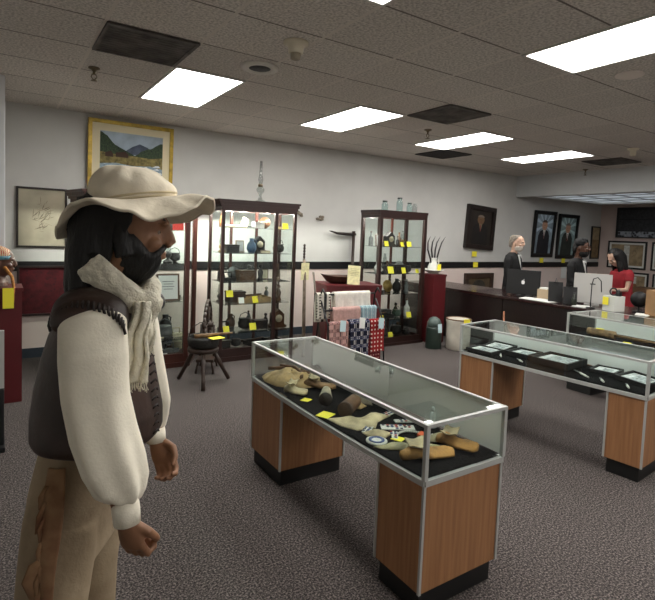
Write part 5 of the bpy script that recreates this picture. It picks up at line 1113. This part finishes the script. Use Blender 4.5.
for k in range(22):
    a = pi*(.02+.96*k/21); x = .073-.092*cos(a); z = 1.288+.058*sin(a); y = -.196-.008*sin(a)
    b.tube([(x-.004, y+.012, z+.012), (x+.002, y-.004, z+.004), (x+.005, y-.002, z-.010)], .0036, 6)
b.build('shoulder_lacing', M_LACE, vest)
b = MB()
for k in range(14): z = .965+k*.024; x = .19-.00023*(k*k); b.tube([(x-.004, -.032, z), (x+.005, -.02, z+.010), (x+.005, -.008, z+.001)], .003, 6)
b.build('front_lacing', M_LACE, vest)
# scarf
M_SCARF = mat('white_gauze', (232, 226, 206), .95, noise=.1, nscale=30, bump=.7, bscale=90)
b = MB(); loop = []
for k in range(29):
    a = 2*pi*k/28; f_ = (1+cos(a))/2; loop.append((.062+.096*cos(a), .088*sin(a), 1.435-.085*f_**1.3+.012*sin(a*3)))
b.tube(loop, [(.034, .030)]*29, 22, ref=(0, 0, 1), wob=lambda v, a: .10*sin(a*5+v*26)+.07*sin(v*60+a*2))
b.tube([(.04, -.09, 1.45), (.085, -.105, 1.40), (.13, -.095, 1.355), (.17, -.06, 1.335), (.19, -.03, 1.33)], [(.03, .02), (.04, .024), (.042, .026), (.036, .026), (.03, .026)], 20, ref=(0, 0, 1), wob=lambda v, a: .12*sin(a*6+v*12))
b.ball((.178, -.06, 1.352), (.030, .034, .032), 16); b.ball((.182, -.05, 1.378), (.022, .026, .02), 14)
solid(b.build('scarf', M_SCARF, man), .0055, 1)
def tail(cx, cy, z0, z1, w_, yaw_, nm):
    b = MB()
    def fn(u, v): x = (u-.5)*w_*(.65+.35*v); return (cx+x*cos(yaw_)-.010*v+.004*sin(v*11), cy+x*sin(yaw_)+.007*sin(u*14+v*5)-.006*sin(v*pi), z0+(z1-z0)*v)
    b.grid(fn, 16, 30); o = b.build(nm, M_SCARF, man); mod(o, 'SOLIDIFY', thickness=.009, offset=0)
    b = MB()
    for k in range(22):
        p = fn(k/21, 1); random.seed(k); b.tube([p, (p[0]+random.uniform(-.004, .004), p[1], p[2]-.012), (p[0]+random.uniform(-.008, .008), p[1]+random.uniform(-.004, .004), p[2]-random.uniform(.018, .03))], .0014, 5)
    b.build('fringe', M_SCARF, o)
tail(.172, -.105, 1.35, 1.135, .066, .2, 'scarf_end')
tail(.185, -.05, 1.335, 1.22, .04, .9, 'scarf_end')
# trousers with side seam fringe
M_SUEDE = mat('stained_suede', (166, 148, 122), .9, noise=.3, nscale=6, bump=.2, bscale=60, rgb2=(134, 116, 92)); M_STAIN = mat('rust_suede', (112, 74, 50), .9, noise=.4, nscale=14, rgb2=(150, 118, 86))
b = MB(); b.rings([(.96, -.11, .12, .15), (.90, -.125, .11, .16), (.82, -.14, .09, .17), (.75, -.146, .07, .172), (.68, -.146, .055, .17), (.62, -.146, .05, .17)], 36, wob=lambda v, a: .015*sin(a*4+v*9))
for q_ in (-1, 1): b.tube([(-.035, q_*.095, .75), (-.045, q_*.1, .66), (-.058, q_*.102, .5), (-.066, q_*.105, .3), (-.07, q_*.108, .12)], [(.095, .08), (.098, .082), (.094, .08), (.09, .076), (.085, .074)], 26, ref=(1, 0, 0), wob=lambda v, a: .025*sin(a*3+v*12))
tr = b.build('trousers', M_SUEDE, man, 'stained tan suede trousers with a fringed side seam'); solid(tr, .0075, 4)
b = MB(); b.grid(lambda u, v: (-.004-.03*v+(u-.5)*(.042+.012*sin(v*9))+.0*v, -.180-.02*min(1, v*3)+.012*max(0, v-.4)-.006*sin(u*pi), .93-.68*v), 8, 30); q = b.build('side_seam_panel', M_STAIN, tr); mod(q, 'SOLIDIFY', thickness=.006, offset=0)
b = MB()
for k in range(15):
    random.seed(100+k); z = .89-k*.042; l = random.uniform(.05, .10); sw = random.uniform(-.015, .012); x = -.022-.03*k/15
    b.tube([(x, -.194, z), (x-.008+sw*.3, -.206, z-l*.4), (x-.010+sw, -.202, z-l)], [(.006, .0018), (.007, .0018), (.004, .0015)], 6)
b.tube([(-.02, -.197, .70), (-.045, -.209, .685), (-.062, -.209, .645), (-.052, -.205, .60)], [(.012, .002), (.016, .002), (.014, .002), (.006, .002)], 8)
b.build('suede_fringe', M_STAIN, tr)
for q_ in (-1, 1):
    b = MB(); b.tube([(-.075, q_*.107, .16), (-.075, q_*.107, .07)], [.06, .055], 18); b.tube([(-.13, q_*.107, .05), (-.03, q_*.11, .055), (.07, q_*.118, .04), (.13, q_*.125, .03)], [(.045, .045), (.05, .048), (.038, .046), (.028, .032)], 16, ref=(0, 0, 1)); solid(b.build('boot', M_VEST, man), .006, 2)

# ======== smaller figures
def suit_figure(name, lab, cat, loc, rz, skin, coat, hair, beard=None, lapel=True, scale=1.0, hat_=None, arm=0.):
    t = thing(name, lab, cat, loc, rz); t.scale = (scale,)*3
    b = MB(); Mh = head(b, .05, 0, 1.6); b.tube([(.0, 0, 1.4), (.01, 0, 1.46), (.03, 0, 1.52)], [.07, .056, .054], 14)
    b.rings([(.8, -.12, .1, .15), (1.0, -.11, .11, .14), (1.2, -.11, .12, .17), (1.36, -.09, .08, .17), (1.42, -.05, .05, .08)], 20)
    for q_ in (-1, 1):
        b.tube([(0, q_*.09, .85), (0, q_*.1, .45), (-.01, q_*.1, .08)], [.085, .058, .04], 12); b.tube([(-.05, q_*.1, .04), (.06, q_*.11, .035), (.14, q_*.11, .025)], [.036, .034, .022], 10)
        b.tube([(0, q_*.19, 1.37), (.01, q_*.225, 1.12), (.05+arm, q_*.22, .92+arm*.3)], [.05, .042, .028], 12)
        hand(b, (.055+arm, q_*.22, .9+arm*.3), (.075+arm*1.3, q_*.215, .82+arm*.2), (1, 0, 0), (0, -q_, 0), .95, .6)
    solid(b.build('body', skin, t), .008, 2); eyes(t, Mh, .05, 0, 1.6)
    b = MB(); b.rings([(.62, -.15, .14, .19), (.85, -.14, .13, .18), (1.05, -.125, .125, .165), (1.2, -.13, .135, .185), (1.33, -.115, .11, .2), (1.40, -.09, .08, .16), (1.44, -.06, .05, .09)], 28)
    for q_ in (-1, 1): b.tube([(0, q_*.17, 1.38), (.0, q_*.215, 1.3), (.01, q_*.235, 1.1), (.05+arm, q_*.225, .93+arm*.3)], [.06, .065, .056, .045], 16)
    c = b.build('coat', coat, t); solid(c, .009, 3)
    if lapel:
        b = MB(); b.add([(.098, -.06, 1.405), (.098, .06, 1.405), (.152, 0, 1.14)], [(0, 2, 1)]); q = b.build('shirt_front', M_WHITE, c); mod(q, 'SOLIDIFY', thickness=.012, offset=1)
        MB().tube([(.112, 0, 1.39), (.135, 0, 1.33), (.158, 0, 1.17)], [(.014, .006), (.017, .006), (.022, .006)], 8, ref=(0, 1, 0)).build('necktie', mat('dark_tie', (40, 34, 44), .5), c)
    b = MB()
    for q_ in (-1, 1): b.tube([(0, q_*.095, .85), (0, q_*.1, .45), (-.01, q_*.1, .1)], [.105, .085, .075], 16)
    b.rings([(.78, -.13, .12, .17), (.9, -.12, .11, .16)], 20); solid(b.build('trousers', M_BLACK, t), .01, 2)
    for q_ in (-1, 1): MB().tube([(-.07, q_*.1, .045), (.06, q_*.11, .045), (.17, q_*.11, .03)], [.045, .042, .028], 12).build('shoe', M_BLACK, t)
    if hair:
        b = MB(); b.rings([(1.735, -.02, .08, .05), (1.715, -.055, .12, .078), (1.68, -.072, .13, .087), (1.65, -.076, .10, .09), (1.6, -.078, .03, .09), (1.55, -.075, .005, .085), (1.52, -.06, -.01, .07)], 20, wob=lambda v, a: .03*sin(a*8)); solid(b.build('hair', hair, t), .006, 1)
    if beard:
        b = MB(); b.rings([(1.455, .04, .12, .03), (1.48, .01, .15, .06), (1.52, .0, .163, .072), (1.545, .02, .162, .073)], 18, wob=lambda v, a: .04*sin(a*9)); solid(b.build('beard', beard, t), .006, 1)
    if hat_:
        b = MB(); b.lathe([(.098, 1.64), (.1, 1.68), (.085, 1.735), (.05, 1.755), (.004, 1.757)], c=(.035, 0, 0), n=24, sx=1.1); b.build('cap', hat_, t)
    return t
M_GREYH = mat('grey_hair', (150, 140, 128), .8, noise=.3, nscale=40); M_SUIT = mat('black_suit', (10, 10, 12), .8)
suit_figure('mannequin', 'grey-haired bearded mannequin in a black suit and tie, left of the suit portraits', 'mannequin', (6.95, 5.13, 0), radians(-76), M_SKIN2, M_SUIT, M_GREYH, mat('white_beard', (196, 186, 176), .8), scale=.935)
suit_figure('mannequin', 'dark-haired bearded mannequin all in black, behind the woman in red', 'mannequin', (7.1, 4.15, 0), radians(-82), M_SKIN3, M_SUIT, M_HAIR, M_HAIR, True, .915, M_SUIT, .16)
# the woman
wm = thing('person', 'woman with long dark hair in a red short-sleeved top, head bent behind the counter', 'person', (7.95, 3.92, 0), radians(150))
wm.scale = (1.04, 1.04, 1.04)
b = MB(); hx, hz = .12, 1.29
Mw = head(b, hx, 0, hz, .95, .55, 0); b.tube([(.03, 0, 1.12), (.055, 0, 1.17), (.08, 0, 1.23)], [.058, .048, .05], 14)
b.rings([(.45, -.16, .12, .17), (.6, -.13, .12, .15), (.75, -.10, .12, .13), (.92, -.08, .13, .15), (1.05, -.07, .12, .155), (1.12, -.05, .09, .10)], 22)
for q_ in (-1, 1):
    b.tube([(.0, q_*.08, .5), (.14, q_*.1, .5), (.26, q_*.1, .5), (.27, q_*.1, .3), (.2, q_*.1, .07)], [.085, .08, .06, .05, .036], 12); b.tube([(.19, q_*.1, .035), (.32, q_*.1, .03)], [.032, .024], 10)
    b.tube([(.02, q_*.15, 1.08), (.03, q_*.19, .98), (.07, q_*.2, .84), (.24, q_*.15, .83)], [.045, .04, .033, .024], 12)
    hand(b, (.245, q_*.145, .83), (.33, q_*.12, .82), (0, -q_*1, .3), (0, 0, -1), .88, .5)
solid(b.build('body', M_SKIN2, wm), .007, 2); eyes(wm, Mw, hx, 0, hz, .95)
b = MB(); b.rings([(.55, -.16, .14, .175), (.7, -.125, .135, .15), (.85, -.11, .14, .15), (.98, -.10, .15, .17), (1.07, -.09, .135, .17), (1.12, -.07, .10, .12)], 26, wob=lambda v, a: .02*sin(a*5+v*4))
for q_ in (-1, 1): b.tube([(.01, q_*.13, 1.10), (.02, q_*.175, 1.05), (.035, q_*.2, .96)], [.05, .058, .052], 14)
solid(b.build('red_top', mat('red_top_fabric', (158, 34, 44), .85, noise=.12, nscale=12), wm), .008, 2)
b = MB()
for q_ in (-1, 1): b.tube([(-.03, q_*.09, .52), (.14, q_*.1, .5), (.27, q_*.1, .5), (.28, q_*.1, .3), (.21, q_*.1, .08)], [.1, .095, .075, .062, .055], 14)
solid(b.build('trousers', mat('dark_denim', (34, 38, 52), .85), wm), .01, 2)
for q_ in (-1, 1): MB().tube([(.17, q_*.1, .04), (.27, q_*.1, .04), (.36, q_*.1, .028)], [.04, .038, .024], 12).build('shoe', M_BLACK, wm)
b = MB()
def hw(p): return Vector((hx, 0, hz))+Mw@Vector(p)
for k in range(54):
    random.seed(k+300); a = 2*pi*(.12+.76*k/53); p1 = hw((-.01+.088*cos(a), .086*sin(a), .06)); p2 = hw((-.02+.095*cos(a), .093*sin(a), -.03)); top = hw((.0+.03*cos(a), .03*sin(a), .13))
    L_ = random.uniform(.98, 1.05); b.tube([top, p1, p2, (p2.x-.02+random.uniform(-.02, .02), p2.y*1.05, 1.15), (p2.x-.05, p2.y*1.0, L_)], [.013, .017, .017, .014, .004], 7)
b.ball(hw((-.01, 0, .055)), (.098, .086, .085), 18)
solid(b.build('hair', M_HAIR, wm), .007, 1)
t = thing('office_stool', 'office stool under the woman in red, behind the counter', 'stool', (7.95, 3.92, 0), 0)
MB().lathe([(.19, .36), (.2, .38), (.2, .40), (.18, .412)], n=24).build('seat', M_BLACK, t); MB().tube([(0, 0, .36), (0, 0, .05)], .022, 12).build('column', M_STEEL, t)
for k in range(5): MB().tube([(0, 0, .06), (.22*cos(k*1.257), .22*sin(k*1.257), .02)], [.02, .018], 8).build('foot_arm', M_STEEL, t)

# ======== beaded bust on the left pedestal
t = thing('carved_bust', 'dark-faced carved bust with a colourful beaded cap and a hanging yellow card', 'bust', (.015, 5.11, .981), radians(-8))
b = MB(); Mb = head(b, .02, 0, .205, .93, 0, 0); b.tube([(-.01, 0, .0), (0, 0, .06), (.02, 0, .14)], [.075, .058, .05], 14); b.rings([(0, -.09, .08, .12), (.04, -.08, .075, .11), (.08, -.05, .05, .06)], 22); solid(b.build('bust_body', M_SKIN3, t), .005, 2)
eyes(t, Mb, .02, 0, .205, .93, (20, 14, 12))
b = MB(); b.rings([(.24, -.085, .105, .085), (.275, -.085, .11, .086), (.31, -.07, .09, .075), (.335, -.03, .05, .045), (.342, 0, .03, .02)], 24); b.build('beaded_cap', mat('striped_cap', (176, 70, 50), .7, noise=.8, nscale=26, rgb2=(206, 196, 160), kind='wave'), t)
b = MB(); b.rings([(.232, -.089, .112, .089), (.262, -.089, .114, .089)], 24); b.build('cap_band', mat('blue_bead_band', (110, 164, 182), .6, noise=.3, nscale=60), t)
for q_ in (-1, 1): MB().tube([(.06, -.075, .17), (.12, -.11, .09), (.14, -.178, .01), (.14, -.18, -.12)], [.014, .013, .011, .007], 8).build('orange_braid', mat('orange_braid_yarn', (196, 130, 60), .8, noise=.4, nscale=60), t) if q_ < 0 else MB().tube([(.02, .08, .2), (.03, .1, .1), (.03, .1, .02)], [.014, .013, .008], 8).build('orange_braid', MATS['orange_braid_yarn'], t)
card((.09, 4.90, .90), 0, .08, .17, 'tall yellow card hanging below the carved bust on its pedestal', rot=(pi/2, 0, .05))

# ------------------------------------------------------------ groups of repeats
GR = {'ceiling_light': 'light panels in the ceiling', 'ceiling_vent': 'dark vents in the ceiling', 'fire_sprinkler': 'sprinkler heads on the ceiling', 'glass_showcase': 'low glass showcases on oak pedestals', 'display_cabinet': 'tall glass cabinets along the back wall',
      'yellow_card': 'yellow cards beside the exhibits', 'moccasin': 'moccasins in the nearest showcase', 'picture_tray': 'black picture trays in the second showcase', 'bone_handled_tool': 'small tools in the second showcase', 'folded_coverlet': 'folded coverlets on the rack',
      'coverlet_tag': 'tags on the coverlets', 'glass_jar': 'jars on the right cabinet', 'curved_horn': 'curved horns in the white pitcher', 'framed_map': 'framed maps on the far right wall', 'burgundy_pedestal': 'burgundy pedestals', 'portrait_painting': 'portraits on the back wall', 'cardboard_box': 'cardboard boxes at the office end', 'loose_papers': 'loose papers on the counter', 'black_easel_frame': 'black frames on the counter', 'computer_monitor': 'monitors on the counter'}
for o in S.objects:
    if o.parent is None and 'category' in o:
        k = o.name.split('.')[0]
        if k in GR: o['group'] = GR[k]
